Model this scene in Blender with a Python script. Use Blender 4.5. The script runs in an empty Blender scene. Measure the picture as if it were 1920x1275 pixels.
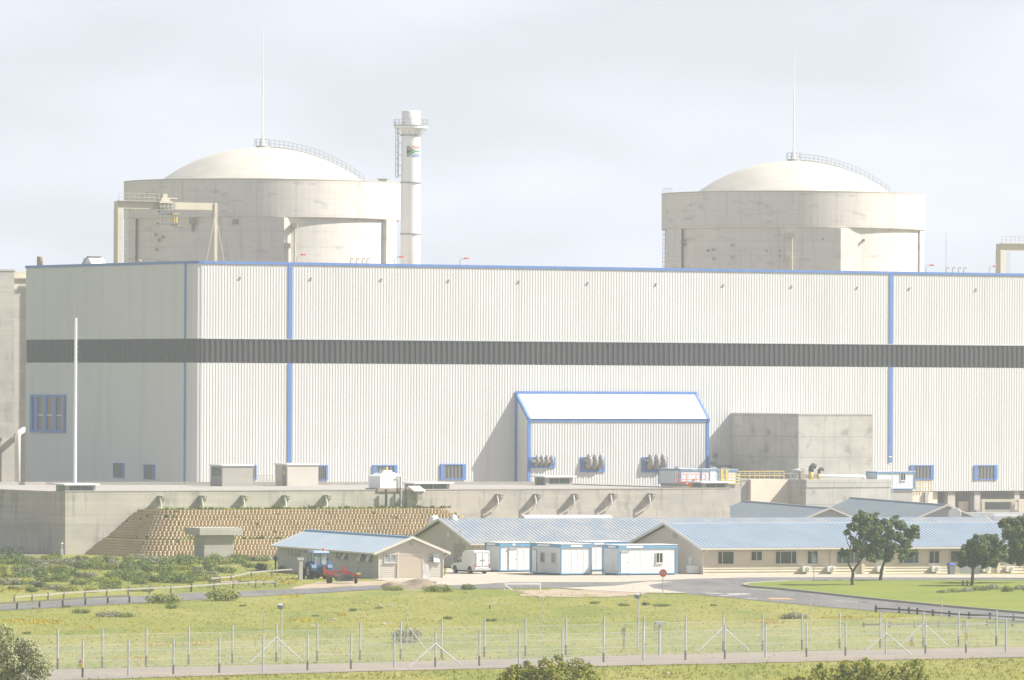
import bpy, bmesh, math, random
from mathutils import Vector, Matrix, Euler
R = math.radians
random.seed(7)
# ------------------------------------------------------------------ camera, sky, sun
F, H, PY, ROLL = 12000.0, 18.2, 715.0, 0.005      # focal length in photo pixels, eye height, horizon row, roll
sc = bpy.context.scene
col = sc.collection
cd = bpy.data.cameras.new("camera")
cam = bpy.data.objects.new("camera", cd)
col.objects.link(cam)
cd.sensor_width = 36.0
cd.lens = 36.0 * F / 1920.0
cd.shift_y = (PY - 637.5) / 1920.0
cd.clip_start = 1.0
cd.clip_end = 9000.0
cam.matrix_world = Matrix.Translation((0, 0, H)) @ Matrix.Rotation(R(90), 4, 'X') @ Matrix.Rotation(ROLL, 4, 'Z')
sc.camera = cam

SUN_EL = 42.0
hs = Vector((0.9995, 0.03))
sdir = Vector((hs.x * math.cos(R(SUN_EL)), hs.y * math.cos(R(SUN_EL)), math.sin(R(SUN_EL))))
w = bpy.data.worlds.new("World"); sc.world = w; w.use_nodes = True
nt = w.node_tree; nt.nodes.clear()
wo = nt.nodes.new("ShaderNodeOutputWorld"); bg = nt.nodes.new("ShaderNodeBackground")
sky = nt.nodes.new("ShaderNodeTexSky"); sky.sky_type = 'NISHITA'; sky.sun_disc = False
sky.sun_elevation = R(SUN_EL); sky.sun_rotation = math.atan2(hs.x, hs.y)
sky.air_density = 1.0; sky.dust_density = 2.5; sky.ozone_density = 1.0
tc = nt.nodes.new("ShaderNodeTexCoord"); mp = nt.nodes.new("ShaderNodeMapping")
mp.inputs['Scale'].default_value = (9, 9, 26); mp.inputs['Rotation'].default_value = (0.15, 0.3, 0)
nz = nt.nodes.new("ShaderNodeTexNoise"); nz.inputs['Scale'].default_value = 2.1; nz.inputs['Detail'].default_value = 4
nz.inputs['Roughness'].default_value = 0.42
mr = nt.nodes.new("ShaderNodeMapRange"); mr.inputs[1].default_value = 0.34; mr.inputs[2].default_value = 0.66
mr.inputs[3].default_value = 0.77; mr.inputs[4].default_value = 1.0
mx = nt.nodes.new("ShaderNodeMix"); mx.data_type = 'RGBA'
mx.inputs[7].default_value = (10.8, 11.3, 12.5, 1)          # thin high cloud
nt.links.new(tc.outputs['Generated'], mp.inputs[0]); nt.links.new(mp.outputs[0], nz.inputs[0])
sx = nt.nodes.new("ShaderNodeSeparateXYZ"); nt.links.new(tc.outputs['Generated'], sx.inputs[0])
fo = nt.nodes.new("ShaderNodeMapRange"); fo.inputs[1].default_value = .10; fo.inputs[2].default_value = .55
fo.inputs[3].default_value = 1.0; fo.inputs[4].default_value = .22      # the milky veil thins out higher up
nt.links.new(sx.outputs[2], fo.inputs[0])
mu_ = nt.nodes.new("ShaderNodeMath"); mu_.operation = 'MULTIPLY'
nt.links.new(nz.outputs[0], mr.inputs[0]); nt.links.new(mr.outputs[0], mu_.inputs[0]); nt.links.new(fo.outputs[0], mu_.inputs[1]); nt.links.new(mu_.outputs[0], mx.inputs[0])
nt.links.new(sky.outputs[0], mx.inputs[6]); nt.links.new(mx.outputs[2], bg.inputs[0])
nt.links.new(bg.outputs[0], wo.inputs[0]); bg.inputs[1].default_value = 0.05
sl = bpy.data.lights.new("sun", 'SUN'); sl.energy = 5.0; sl.angle = R(0.6); sl.color = (1.0, 0.965, 0.90)
so = bpy.data.objects.new("sun", sl); col.objects.link(so); so.location = (300, 30, 300)
so.rotation_mode = 'QUATERNION'; so.rotation_quaternion = sdir.to_track_quat('Z', 'Y')
sc.view_settings.view_transform = 'Standard'; sc.view_settings.look = 'None'
sc.view_settings.gamma = 1.0; sc.view_settings.use_curve_mapping = False
sc.view_settings.exposure = 0.74
sc.cycles.volume_bounces = 1
sc.cycles.max_bounces = 6

# ------------------------------------------------------------------ measuring helpers: photo pixel -> place at a known distance
def _p(px, py):
    return (px - 960 + ROLL * (py - PY)) / F, ((py - PY) - ROLL * (px - 960)) / F
def at(px, py, Y):
    a, b = _p(px, py); return Vector((a * Y, Y, H - b * Y))
def G(px, py, z=0.0):
    a, b = _p(px, py); Y = (H - z) / b; return Vector((a * Y, Y, z))

# ------------------------------------------------------------------ materials
MATS = {}
def mat(name, c, rough=0.8, layers=(), metal=0.0, panels=None, bump=None, coords='obj', spec=0.3, alpha=None, trans=0.0):
    """layers: (colour, (sx,sy,sz) noise frequency, lo, hi, strength)"""
    m = bpy.data.materials.new(name); m.use_nodes = True; n = m.node_tree; L = n.links
    b = n.nodes['Principled BSDF']; b.inputs['Roughness'].default_value = rough; b.inputs['Metallic'].default_value = metal
    b.inputs['Specular IOR Level'].default_value = spec
    tc = n.nodes.new("ShaderNodeTexCoord"); vec = tc.outputs['Object']
    if coords in ('wall', 'cyl'):
        s = n.nodes.new("ShaderNodeSeparateXYZ"); L.new(vec, s.inputs[0])
        cb = n.nodes.new("ShaderNodeCombineXYZ")
        if coords == 'wall':
            ad = n.nodes.new("ShaderNodeMath"); ad.operation = 'ADD'
            L.new(s.outputs[0], ad.inputs[0]); L.new(s.outputs[1], ad.inputs[1])
            L.new(ad.outputs[0], cb.inputs[0]); L.new(s.outputs[2], cb.inputs[1])
        else:
            an = n.nodes.new("ShaderNodeMath"); an.operation = 'ARCTAN2'
            L.new(s.outputs[0], an.inputs[0]); ng = n.nodes.new("ShaderNodeMath"); ng.operation = 'MULTIPLY'; ng.inputs[1].default_value = -1
            L.new(s.outputs[1], ng.inputs[0]); L.new(ng.outputs[0], an.inputs[1])
            mu = n.nodes.new("ShaderNodeMath"); mu.operation = 'MULTIPLY'; mu.inputs[1].default_value = 20.0
            L.new(an.outputs[0], mu.inputs[0]); L.new(mu.outputs[0], cb.inputs[0]); L.new(s.outputs[2], cb.inputs[1])
        pvec = cb.outputs[0]
    else:
        pvec = vec
    cur = None
    base = n.nodes.new("ShaderNodeRGB"); base.outputs[0].default_value = (*c, 1); cur = base.outputs[0]
    def mixc(fac, colr, strength=1.0):
        nonlocal cur
        x = n.nodes.new("ShaderNodeMix"); x.data_type = 'RGBA'
        if strength != 1.0:
            q = n.nodes.new("ShaderNodeMath"); q.operation = 'MULTIPLY'; q.inputs[1].default_value = strength
            L.new(fac, q.inputs[0]); fac = q.outputs[0]
        L.new(fac, x.inputs[0]); L.new(cur, x.inputs[6]); x.inputs[7].default_value = (*colr, 1); cur = x.outputs[2]
    for (lc, fr, lo, hi, st) in layers:
        mp = n.nodes.new("ShaderNodeMapping"); mp.inputs['Scale'].default_value = fr
        mp.inputs['Location'].default_value = (random.random() * 50, random.random() * 50, random.random() * 50)
        L.new(pvec, mp.inputs[0])
        nz = n.nodes.new("ShaderNodeTexNoise"); nz.inputs['Scale'].default_value = 1; nz.inputs['Detail'].default_value = 5; nz.inputs['Roughness'].default_value = 0.6
        L.new(mp.outputs[0], nz.inputs[0])
        q = n.nodes.new("ShaderNodeMapRange"); q.inputs[1].default_value = lo; q.inputs[2].default_value = hi; L.new(nz.outputs[0], q.inputs[0])
        mixc(q.outputs[0], lc, st)
    if panels:
        pw, ph, pc, mw, st = panels
        br = n.nodes.new("ShaderNodeTexBrick"); br.offset = 0; br.inputs['Scale'].default_value = 1
        br.inputs['Brick Width'].default_value = pw; br.inputs['Row Height'].default_value = ph; br.inputs['Mortar Size'].default_value = mw
        br.inputs['Mortar Smooth'].default_value = 0.3
        L.new(pvec, br.inputs[0]); mixc(br.outputs['Fac'], pc, st)
    L.new(cur, b.inputs['Base Color'])
    if bump:
        fr, st = bump
        mp = n.nodes.new("ShaderNodeMapping"); mp.inputs['Scale'].default_value = fr; L.new(vec, mp.inputs[0])
        nz = n.nodes.new("ShaderNodeTexNoise"); nz.inputs['Scale'].default_value = 1; nz.inputs['Detail'].default_value = 4; L.new(mp.outputs[0], nz.inputs[0])
        bp = n.nodes.new("ShaderNodeBump"); bp.inputs['Distance'].default_value = st; L.new(nz.outputs[0], bp.inputs['Height']); L.new(bp.outputs[0], b.inputs['Normal'])
    if alpha == 'mesh':                     # woven wire: real aperture, most of it open
        tw = n.nodes.new("ShaderNodeTexCoord")
        s = n.nodes.new("ShaderNodeSeparateXYZ"); L.new(tw.outputs['Object'], s.inputs[0])
        outs = []
        for sg in (1, -1):
            k = n.nodes.new("ShaderNodeMath"); k.operation = 'MULTIPLY'; k.inputs[1].default_value = sg; L.new(s.outputs[2], k.inputs[0])
            a = n.nodes.new("ShaderNodeMath"); a.operation = 'ADD'; L.new(s.outputs[0], a.inputs[0]); L.new(k.outputs[0], a.inputs[1])
            d = n.nodes.new("ShaderNodeMath"); d.operation = 'DIVIDE'; d.inputs[1].default_value = 0.085; L.new(a.outputs[0], d.inputs[0])
            f = n.nodes.new("ShaderNodeMath"); f.operation = 'FRACT'; L.new(d.outputs[0], f.inputs[0])
            g = n.nodes.new("ShaderNodeMath"); g.operation = 'LESS_THAN'; g.inputs[1].default_value = 0.065; L.new(f.outputs[0], g.inputs[0])
            outs.append(g.outputs[0])
        mxm = n.nodes.new("ShaderNodeMath"); mxm.operation = 'MAXIMUM'; L.new(outs[0], mxm.inputs[0]); L.new(outs[1], mxm.inputs[1])
        L.new(mxm.outputs[0], b.inputs['Alpha'])
    if trans:
        # leaves let some light through
        tr = n.nodes.new("ShaderNodeBsdfTranslucent"); ms = n.nodes.new("ShaderNodeMixShader"); ms.inputs[0].default_value = trans
        L.new(cur, tr.inputs[0]); L.new(b.outputs[0], ms.inputs[1]); L.new(tr.outputs[0], ms.inputs[2])
        L.new(ms.outputs[0], n.nodes['Material Output'].inputs[0])
    MATS[name] = m
    return m

# ------------------------------------------------------------------ mesh builder
class MB:
    def __init__(s): s.v = []; s.f = []; s.m = []; s.cm = 0
    def add(s, vs, fs):
        o = len(s.v); s.v.extend([tuple(v) for v in vs])
        for f in fs: s.f.append(tuple(i + o for i in f)); s.m.append(s.cm)
        return s
    def hexa(s, c):      # c: 4 bottom then 4 top
        return s.add(c, [(3, 2, 1, 0), (4, 5, 6, 7), (0, 1, 5, 4), (1, 2, 6, 5), (2, 3, 7, 6), (3, 0, 4, 7)])
    def box(s, x0, x1, y0, y1, z0, z1):
        return s.hexa([(x0, y0, z0), (x1, y0, z0), (x1, y1, z0), (x0, y1, z0), (x0, y0, z1), (x1, y0, z1), (x1, y1, z1), (x0, y1, z1)])
    def bm(s, f, a0, a1, z0, z1, d0, d1):   # box through a wall mapping f(a, z, depth)
        return s.hexa([f(a0, z0, d0), f(a1, z0, d0), f(a1, z0, d1), f(a0, z0, d1), f(a0, z1, d0), f(a1, z1, d0), f(a1, z1, d1), f(a0, z1, d1)])
    def prism(s, pts, z0, z1):
        n = len(pts)
        return s.add([(x, y, z0) for x, y in pts] + [(x, y, z1) for x, y in pts],
                     [tuple(range(n - 1, -1, -1)), tuple(range(n, 2 * n))] + [(i, (i + 1) % n, (i + 1) % n + n, i + n) for i in range(n)])
    def extr(s, pts, vec):
        n = len(pts); vec = Vector(vec); P = [Vector(p) for p in pts]
        return s.add(P + [p + vec for p in P], [tuple(range(n - 1, -1, -1)), tuple(range(n, 2 * n))] + [(i, (i + 1) % n, (i + 1) % n + n, i + n) for i in range(n)])
    def poly(s, pts): return s.add(pts, [tuple(range(len(pts)))])
    def tube(s, p, q, r0, r1=None, n=8):
        return s.path([p, q], [r0, r0 if r1 is None else r1], n)
    def path(s, pts, r, n=8):
        P = [Vector(p) for p in pts]; rs = r if isinstance(r, (list, tuple)) else [r] * len(P)
        vs = []; fs = []; u = None
        for i, p in enumerate(P):
            t = (P[min(i + 1, len(P) - 1)] - P[max(i - 1, 0)]).normalized()
            if u is None:
                u = t.orthogonal().normalized()
            u = (u - t * u.dot(t)).normalized(); w_ = t.cross(u)
            for k in range(n):
                a = 2 * math.pi * k / n
                vs.append(p + (u * math.cos(a) + w_ * math.sin(a)) * rs[i])
        for i in range(len(P) - 1):
            for k in range(n):
                a, b = i * n + k, i * n + (k + 1) % n
                fs.append((a, b, b + n, a + n))
        fs.append(tuple(range(n - 1, -1, -1))); e = (len(P) - 1) * n; fs.append(tuple(range(e, e + n)))
        return s.add(vs, fs)
    def rev(s, prof, n=48, c=(0, 0), cap=True):
        vs = []; fs = []
        for r, z in prof:
            for k in range(n):
                a = 2 * math.pi * k / n; vs.append((c[0] + r * math.cos(a), c[1] + r * math.sin(a), z))
        for i in range(len(prof) - 1):
            for k in range(n):
                a, b = i * n + k, i * n + (k + 1) % n; fs.append((a, b, b + n, a + n))
        if cap:
            fs.append(tuple(range(n - 1, -1, -1))); e = (len(prof) - 1) * n; fs.append(tuple(range(e, e + n)))
        return s.add(vs, fs)
    def ball(s, c, rx, ry=None, rz=None, nu=12, nv=8):
        ry = rx if ry is None else ry; rz = rx if rz is None else rz
        vs = []; fs = []
        for j in range(nv + 1):
            t = math.pi * j / nv
            for i in range(nu):
                a = 2 * math.pi * i / nu
                vs.append((c[0] + rx * math.sin(t) * math.cos(a), c[1] + ry * math.sin(t) * math.sin(a), c[2] - rz * math.cos(t)))
        for j in range(nv):
            for i in range(nu):
                a, b = j * nu + i, j * nu + (i + 1) % nu; fs.append((a, b, b + nu, a + nu))
        return s.add(vs, fs)
    def ribbed(s, A, B, D, period, depth, nrm, flat=0.5, D2=None):
        """profiled sheet: ribs spaced from A towards B, running A->D (B->D2)"""
        A, B, D, nrm = Vector(A), Vector(B), Vector(D), Vector(nrm).normalized()
        D2 = B + (D - A) if D2 is None else Vector(D2)
        L_ = (B - A).length; n = max(1, round(L_ / period)); sl = 0.12
        ts = []
        for i in range(n):
            for (f_, d_) in ((0, 0), (flat - sl, 0), (flat, 1), (1 - sl, 1)):
                ts.append(((i + f_) / n, d_))
        ts.append((1.0, 0))
        vs = []
        for t, d_ in ts:
            vs.append(A.lerp(B, t) + nrm * depth * d_); vs.append(D.lerp(D2, t) + nrm * depth * d_)
        return s.add(vs, [(2 * i, 2 * i + 2, 2 * i + 3, 2 * i + 1) for i in range(len(ts) - 1)])
    def build(s, name, mats, parent=None, smooth=False):
        me = bpy.data.meshes.new(name); me.from_pydata(s.v, [], s.f); me.update()
        for m_ in (mats if isinstance(mats, (list, tuple)) else [mats]): me.materials.append(MATS[m_] if isinstance(m_, str) else m_)
        if max(s.m, default=0) > 0: me.polygons.foreach_set('material_index', s.m)
        if smooth: me.polygons.foreach_set('use_smooth', [True] * len(me.polygons))
        o = bpy.data.objects.new(name, me); col.objects.link(o)
        if parent is not None: o.parent = parent
        return o
def tag(o, label=None, cat=None, group=None, kind=None):
    if label: o['label'] = label
    if cat: o['category'] = cat
    if group: o['group'] = group
    if kind: o['kind'] = kind
    return o
class Frame:
    """a thing's own frame: x along its front, y away from the viewer, z up"""
    def __init__(s, name, label, cat, loc, rot=0.0, group=None):
        s.o = bpy.data.objects.new(name, None); col.objects.link(s.o)
        s.o.location = loc; s.o.rotation_euler = (0, 0, R(rot)); s.o.empty_display_size = 0.5
        tag(s.o, label, cat, group)
        s.l = Vector(loc); s.c, s.s = math.cos(R(rot)), math.sin(R(rot))
    def W(s, x, y, z=0): return Vector((s.l.x + s.c * x - s.s * y, s.l.y + s.s * x + s.c * y, s.l.z + z))
    def loc(s, p):
        dx, dy = p[0] - s.l.x, p[1] - s.l.y; return Vector((s.c * dx + s.s * dy, -s.s * dx + s.c * dy, p[2] - s.l.z))
    def py(s, px, py, y=0.0):     # where the sight line meets the plane local y
        a, b = _p(px, py); Y = (y - s.s * s.l.x + s.c * s.l.y) / (-s.s * a + s.c)
        q = s.loc((a * Y, Y, H - b * Y)); return q.x, q.z
    def px(s, px, py, x=0.0):     # ... meets the plane local x
        a, b = _p(px, py); Y = (x + s.c * s.l.x + s.s * s.l.y) / (s.c * a + s.s)
        q = s.loc((a * Y, Y, H - b * Y)); return q.y, q.z
    def rect(s, x0, x1, y0, y1, yl=0.0):
        cx, cy = (x0 + x1) / 2, (y0 + y1) / 2
        return s.py(x0, cy, yl)[0], s.py(x1, cy, yl)[0], s.py(cx, y1, yl)[1], s.py(cx, y0, yl)[1]
    def rectx(s, x0, x1, y0, y1, xl=0.0):
        cx, cy = (x0 + x1) / 2, (y0 + y1) / 2
        a, b = s.px(x0, cy, xl)[0], s.px(x1, cy, xl)[0]
        return min(a, b), max(a, b), s.px(cx, y1, xl)[1], s.px(cx, y0, xl)[1]
def front(yl=0.0): return lambda a, z, d: (a, yl - d, z)
def leftside(xl=0.0): return lambda a, z, d: (xl - d, a, z)
def rightside(xl): return lambda a, z, d: (xl + d, a, z)

def window(par, f, a0, a1, z0, z1, splits=(), fm='frame_white', gm='glass', sill=True, t=0.05, name='window', d=0.0):
    m = MB(); m.bm(f, a0, a1, z1 - t, z1, d - 0.02, d + .06); m.bm(f, a0, a1, z0, z0 + t, d - 0.02, d + .06)
    for a in [a0, a1 - t] + [a0 + (a1 - a0) * q - t / 2 for q in splits]:
        m.bm(f, a, a + t, z0 + t, z1 - t, d - 0.02, d + .055)
    o = m.build(name, fm, par)
    g = MB(); g.bm(f, a0 + t * .5, a1 - t * .5, z0 + t * .5, z1 - t * .5, d - 0.01, d + .015); g.build('pane', gm, o)
    if sill:
        q = MB(); q.bm(f, a0 - .05, a1 + .05, z0 - .06, z0 - .003, d - 0.02, d + .11); q.build('sill', fm, o)
    return o

# palette
def pal():
    M = mat
    M('cladding', (.645, .64, .618), .55, [((.565, .56, .54), (.045, .045, .03), .4, .65, .6), ((.50, .49, .455), (.55, .55, .03), .50, .72, .45)])
    M('cladding_white', (.80, .80, .79), .5, [((.66, .66, .64), (.3, .3, .1), .5, .8, .5)])
    M('dark_louvre', (.055, .053, .052), .6, [((.08, .078, .075), (.4, .4, .1), .4, .7, .6)])
    M('blue_trim', (.09, .20, .50), .5, [((.14, .25, .48), (.8, .8, .3), .4, .7, .6)])
    M('blue_band', (.14, .31, .47), .5, [((.16, .36, .54), (1, 1, 1), .4, .7, .6)])
    M('gravel_deck', (.38, .355, .32), .95, [((.30, .27, .25), (.4, .4, .4), .4, .65, .7), ((.5, .47, .43), (6, 6, 6), .5, .7, .6)])
    M('concrete_drum', (.70, .64, .57), .85, [((.60, .555, .50), (.10, .22, 1), .42, .66, .6), ((.30, .295, .30), (.28, .8, 1), .56, .72, .55),
       ((.46, .40, .35), (1.4, .12, 1), .54, .72, .6), ((.60, .56, .5), (.02, 1.1, 1), .45, .7, .5)], panels=(9.0, 2.35, (.36, .34, .32), .045, .35), coords='cyl')
    M('dome_white', (.61, .57, .49), .7, [((.50, .46, .39), (.12, .12, .3), .45, .7, .8), ((.46, .42, .33), (.4, .4, .8), .60, .74, .7)])
    M('concrete', (.43, .405, .36), .9, [((.34, .32, .29), (.25, .25, .35), .42, .68, .6), ((.28, .27, .26), (1.6, 1.6, .12), .56, .76, .55), ((.54, .50, .43), (.1, .1, 1.4), .5, .7, .5)],
      panels=(3.0, 1.35, (.30, .28, .25), .03, .4), coords='obj', bump=((6, 6, 6), .01))
    M('basin_concrete', (.45, .415, .355), .9, [((.32, .305, .28), (.22, .5, 1), .42, .64, .65), ((.20, .195, .19), (1.1, .16, 1), .53, .70, .7), ((.56, .51, .42), (.05, 1.7, 1), .5, .7, .5)],
      panels=(4.6, 3.1, (.31, .28, .25), .035, .45), coords='wall')
    M('block_concrete', (.50, .47, .41), .9, [((.38, .36, .32), (.3, .4, 1), .44, .66, .7), ((.24, .235, .225), (.5, .6, 1), .57, .70, .65), ((.33, .31, .28), (1.4, .12, 1), .54, .72, .5)],
      panels=(4.1, 2.75, (.30, .275, .24), .07, .6), coords='wall')
    M('block_tan', (.56, .44, .265), .9, [((.43, .33, .195), (.25, .25, .5), .4, .66, .7), ((.66, .55, .38), (2.2, 2.2, 2.6), .5, .66, .7), ((.30, .22, .14), (1.7, 1.7, 3), .6, .7, .7), ((.20, .23, .09), (.9, .9, 1.2), .66, .74, .8)])
    M('soil', (.22, .155, .09), 1, [((.14, .13, .05), (.5, .5, .5), .45, .6, .8)])
    M('crane_beige', (.58, .53, .40), .6, [((.48, .42, .30), (.5, .5, .5), .5, .7, .6)])
    M('crane_yellow', (.65, .50, .14), .6)
    M('rail_grey', (.33, .33, .33), .6, metal=.2)
    M('rail_dark', (.16, .16, .17), .6)
    M('rail_tan', (.45, .40, .33), .7)
    M('galv', (.50, .52, .54), .5, [((.38, .40, .42), (4, 4, 2), .45, .7, .6)], metal=.15)
    M('post_dark', (.13, .125, .12), .8)
    M('chimney_white', (.78, .77, .74), .5, [((.58, .52, .42), (1.2, 1.2, .09), .55, .78, .6)])
    M('rust', (.26, .12, .07), .85, [((.16, .08, .05), (2, 2, 2), .4, .7, .7)])
    M('brown_metal', (.30, .22, .19), .7)
    M('red_paint', (.60, .07, .045), .55, [((.42, .07, .05), (3, 3, 3), .5, .7, .6)])
    M('red_tractor', (.44, .085, .06), .6, [((.28, .06, .045), (4, 4, 4), .5, .7, .7)])
    M('orange', (.75, .17, .05), .6)
    M('white_paint', (.80, .80, .79), .5, [((.70, .70, .68), (1.5, 1.5, .5), .5, .75, .6)])
    M('white_bright', (.86, .86, .86), .5)
    M('cabin_white', (.66, .67, .68), .5, [((.55, .56, .57), (1.2, 1.2, .2), .45, .7, .7)], panels=(1.15, 6.0, (.50, .51, .52), .02, .6), coords='wall')
    M('cream_roof', (.74, .72, .60), .6, [((.60, .58, .47), (1, 1, 1), .5, .7, .6)])
    M('frame_white', (.62, .60, .56), .6)
    M('frame_tan', (.42, .38, .32), .7)
    M('glass', (.030, .036, .045), .06, spec=.9)
    M('glass_pale', (.36, .40, .40), .12, [((.12, .13, .13), (1.2, 1.2, 1.5), .45, .6, .8)], spec=.8)
    M('glass_green', (.055, .085, .085), .15, [((.10, .13, .11), (2, 2, 2), .45, .6, .8)], spec=.7)
    M('louvre_grey', (.17, .165, .155), .6)
    M('louvre_brown', (.34, .28, .22), .7)
    M('duct_grey', (.34, .32, .295), .6, metal=.1)
    M('duct_dark', (.10, .095, .09), .7)
    M('beige_wall', (.63, .55, .45), .8, [((.55, .475, .385), (.3, .3, .5), .45, .7, .6)])
    M('beige_light', (.72, .64, .51), .8, [((.62, .55, .43), (.8, .8, .8), .45, .7, .6)])
    M('shed_wall', (.56, .52, .46), .8, [((.47, .435, .38), (.3, .3, .6), .45, .7, .6)])
    M('garage_door', (.60, .53, .43), .7)
    M('fascia', (.68, .63, .54), .6)
    M('roof_blue', (.275, .335, .40), .5, [((.33, .395, .47), (.25, .25, .25), .4, .65, .7), ((.38, .39, .40), (1.1, .5, .5), .56, .72, .5)])
    M('roof_blue_worn', (.285, .325, .375), .55, [((.40, .39, .375), (.6, .35, .35), .42, .60, .85), ((.27, .31, .37), (1.6, .6, .6), .5, .65, .6)])
    M('roof_shed_blue', (.42, .50, .565), .5, [((.50, .57, .62), (.2, .2, .2), .4, .65, .7)])
    M('ridge_blue', (.44, .51, .59), .5)
    M('slate_roof', (.215, .25, .28), .6, [((.26, .29, .31), (.15, .15, .15), .4, .65, .6), ((.19, .22, .25), (1.5, 1.5, 1.5), .5, .7, .4)])
    M('grey_wall', (.40, .41, .40), .8)
    M('van_white', (.70, .69, .68), .25, spec=.6)
    M('tyre', (.025, .025, .026), .85)
    M('hub', (.45, .44, .40), .5)
    M('hub_cream', (.50, .46, .34), .6)
    M('tractor_blue', (.035, .09, .25), .3, spec=.6)
    M('tractor_pale', (.30, .42, .62), .4)
    M('black_metal', (.035, .035, .04), .6)
    M('deck_green', (.10, .13, .12), .7)
    M('tail_red', (.5, .03, .03), .4)
    M('flag_red', (.66, .34, .28), .6); M('flag_green', (.14, .32, .20), .6); M('flag_blue', (.28, .33, .55), .6)
    M('flag_black', (.08, .08, .08), .6); M('flag_gold', (.65, .45, .08), .6); M('flag_white', (.8, .8, .8), .6)
    M('sign_red', (.80, .10, .07), .5); M('sign_yellow', (.78, .62, .02), .6); M('sign_grey', (.30, .32, .34), .5)
    M('sign_orange', (.75, .22, .05), .6); M('bin_blue', (.06, .12, .60), .5); M('bin_grey', (.20, .20, .21), .6)
    M('timber', (.33, .31, .28), .9, [((.24, .22, .20), (3, 3, 3), .45, .6, .6)])
    M('timber_dark', (.12, .115, .11), .9)
    M('bark', (.15, .115, .085), .95, [((.09, .07, .05), (4, 4, 2), .45, .6, .8)], bump=((8, 8, 3), .03))
    M('leaf_tree', (.085, .135, .034), .6, [((.20, .23, .05), (.9, .9, .9), .42, .62, .8), ((.028, .05, .018), (1.4, 1.4, 1.4), .5, .68, .8)], trans=.25)
    M('leaf_shrub', (.115, .16, .036), .7, [((.22, .26, .06), (.8, .8, .8), .42, .62, .8), ((.075, .10, .04), (2, 2, 2), .5, .68, .7)], trans=.2)
    M('leaf_grey', (.19, .195, .125), .7, [((.25, .245, .16), (.9, .9, .9), .42, .62, .8)], trans=.2)
    M('leaf_silver', (.33, .34, .15), .6, [((.48, .48, .36), (3, 3, 3), .5, .66, .8), ((.09, .10, .04), (2, 2, 2), .5, .68, .8)], trans=.2)
    M('leaf_yellow', (.22, .25, .032), .65, [((.36, .32, .03), (2.2, 2.2, 2.2), .56, .70, .8), ((.07, .10, .03), (2, 2, 2), .5, .68, .7)], trans=.25)
    M('leaf_olive', (.22, .24, .016), .6, [((.50, .44, .05), (1.6, 1.6, 1.6), .48, .64, .8), ((.08, .10, .03), (1.8, 1.8, 1.8), .5, .66, .8)], trans=.25)
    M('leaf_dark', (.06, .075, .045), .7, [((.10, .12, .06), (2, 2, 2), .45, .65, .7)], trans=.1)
    M('grass', (.225, .225, .038), 1, [((.29, .265, .075), (.09, .045, 1), .42, .62, .8), ((.14, .18, .032), (.16, .05, 1), .48, .66, .75),
       ((.34, .285, .165), (.22, .06, 1), .60, .72, .7), ((.15, .175, .03), (1.5, .5, 1), .5, .65, .6)])
    M('lawn', (.20, .23, .03), 1, [((.155, .195, .026), (.15, .07, 1), .42, .65, .8), ((.23, .24, .045), (1.2, .25, 1), .5, .7, .6)])
    M('blade', (.34, .33, .07), .9, [((.48, .43, .14), (.2, .2, .2), .45, .65, .8), ((.25, .29, .07), (.5, .5, .5), .5, .65, .7)], trans=.2)
    M('dry_blade', (.55, .49, .27), .9, trans=.3)
    M('flower_orange', (.62, .42, .05), .8, [((.66, .56, .08), (.3, .3, .3), .4, .6, .9)])
    M('asphalt', (.165, .158, .158), .9, [((.215, .20, .185), (.15, .05, 1), .42, .62, .8), ((.11, .108, .11), (.7, .12, 1), .52, .66, .7), ((.26, .235, .20), (.35, .5, 1), .62, .72, .6)])
    M('track', (.275, .235, .195), 1, [((.34, .27, .20), (.08, .25, 1), .48, .66, .8), ((.22, .205, .195), (1.2, .35, 1), .48, .68, .6)])
    M('paving', (.46, .41, .335), .9, [((.44, .38, .31), (.12, .07, 1), .42, .65, .7), ((.56, .50, .40), (1, .3, 1), .5, .7, .5)])
    M('sand', (.42, .335, .245), 1, [((.36, .27, .19), (.7, .3, .5), .45, .66, .8), ((.24, .23, .08), (.4, .2, .5), .56, .68, .8)])
    M('heap_soil', (.30, .235, .17), 1, [((.20, .15, .105), (.8, .3, .6), .45, .62, .9), ((.20, .21, .08), (.6, .3, .5), .58, .68, .8)])
    M('road_paint', (.44, .425, .40), .8, [((.25, .24, .24), (2.5, .8, 1), .45, .6, .8)])
    M('road_orange', (.60, .33, .14), .8, [((.25, .22, .2), (2.5, .8, 1), .5, .62, .8)])
    M('kerb', (.40, .38, .35), .9); M('kerb_white', (.62, .60, .57), .9)
    M('wire_mesh', (.45, .46, .44), .6, alpha='mesh')
    M('wire', (.50, .51, .50), .5)
    M('dish', (.74, .73, .70), .5)
    M('tent_white', (.82, .81, .78), .6)
pal()
# ------------------------------------------------------------------ ground and roads
def sheet(name, pts, z, m, jit=0.0, step=3.0, pix=True):
    P = [G(*p) for p in pts] if pix else [Vector(p) for p in pts]
    out = []
    for i, p in enumerate(P):
        q = P[(i + 1) % len(P)]; n = max(1, int((q - p).length / step)) if jit else 1
        for k in range(n):
            v = p.lerp(q, k / n)
            if jit: v = v + Vector((random.uniform(-jit, jit) * .5, random.uniform(-jit, jit), 0))
            out.append((v.x, v.y, z))
    o = MB().poly(out).build(name, m); tag(o, kind='structure'); return o
g = MB()
xs = [-1500, -400, -120, -60, 0, 60, 120, 400, 1500]; ys = [-60, 200, 380, 450, 520, 600, 700, 900, 1600]
g.add([(x, y, 0) for y in ys for x in xs], [(j * 9 + i, j * 9 + i + 1, (j + 1) * 9 + i + 1, (j + 1) * 9 + i) for j in range(8) for i in range(8)])
tag(g.build('ground', 'grass'), kind='structure')
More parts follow.
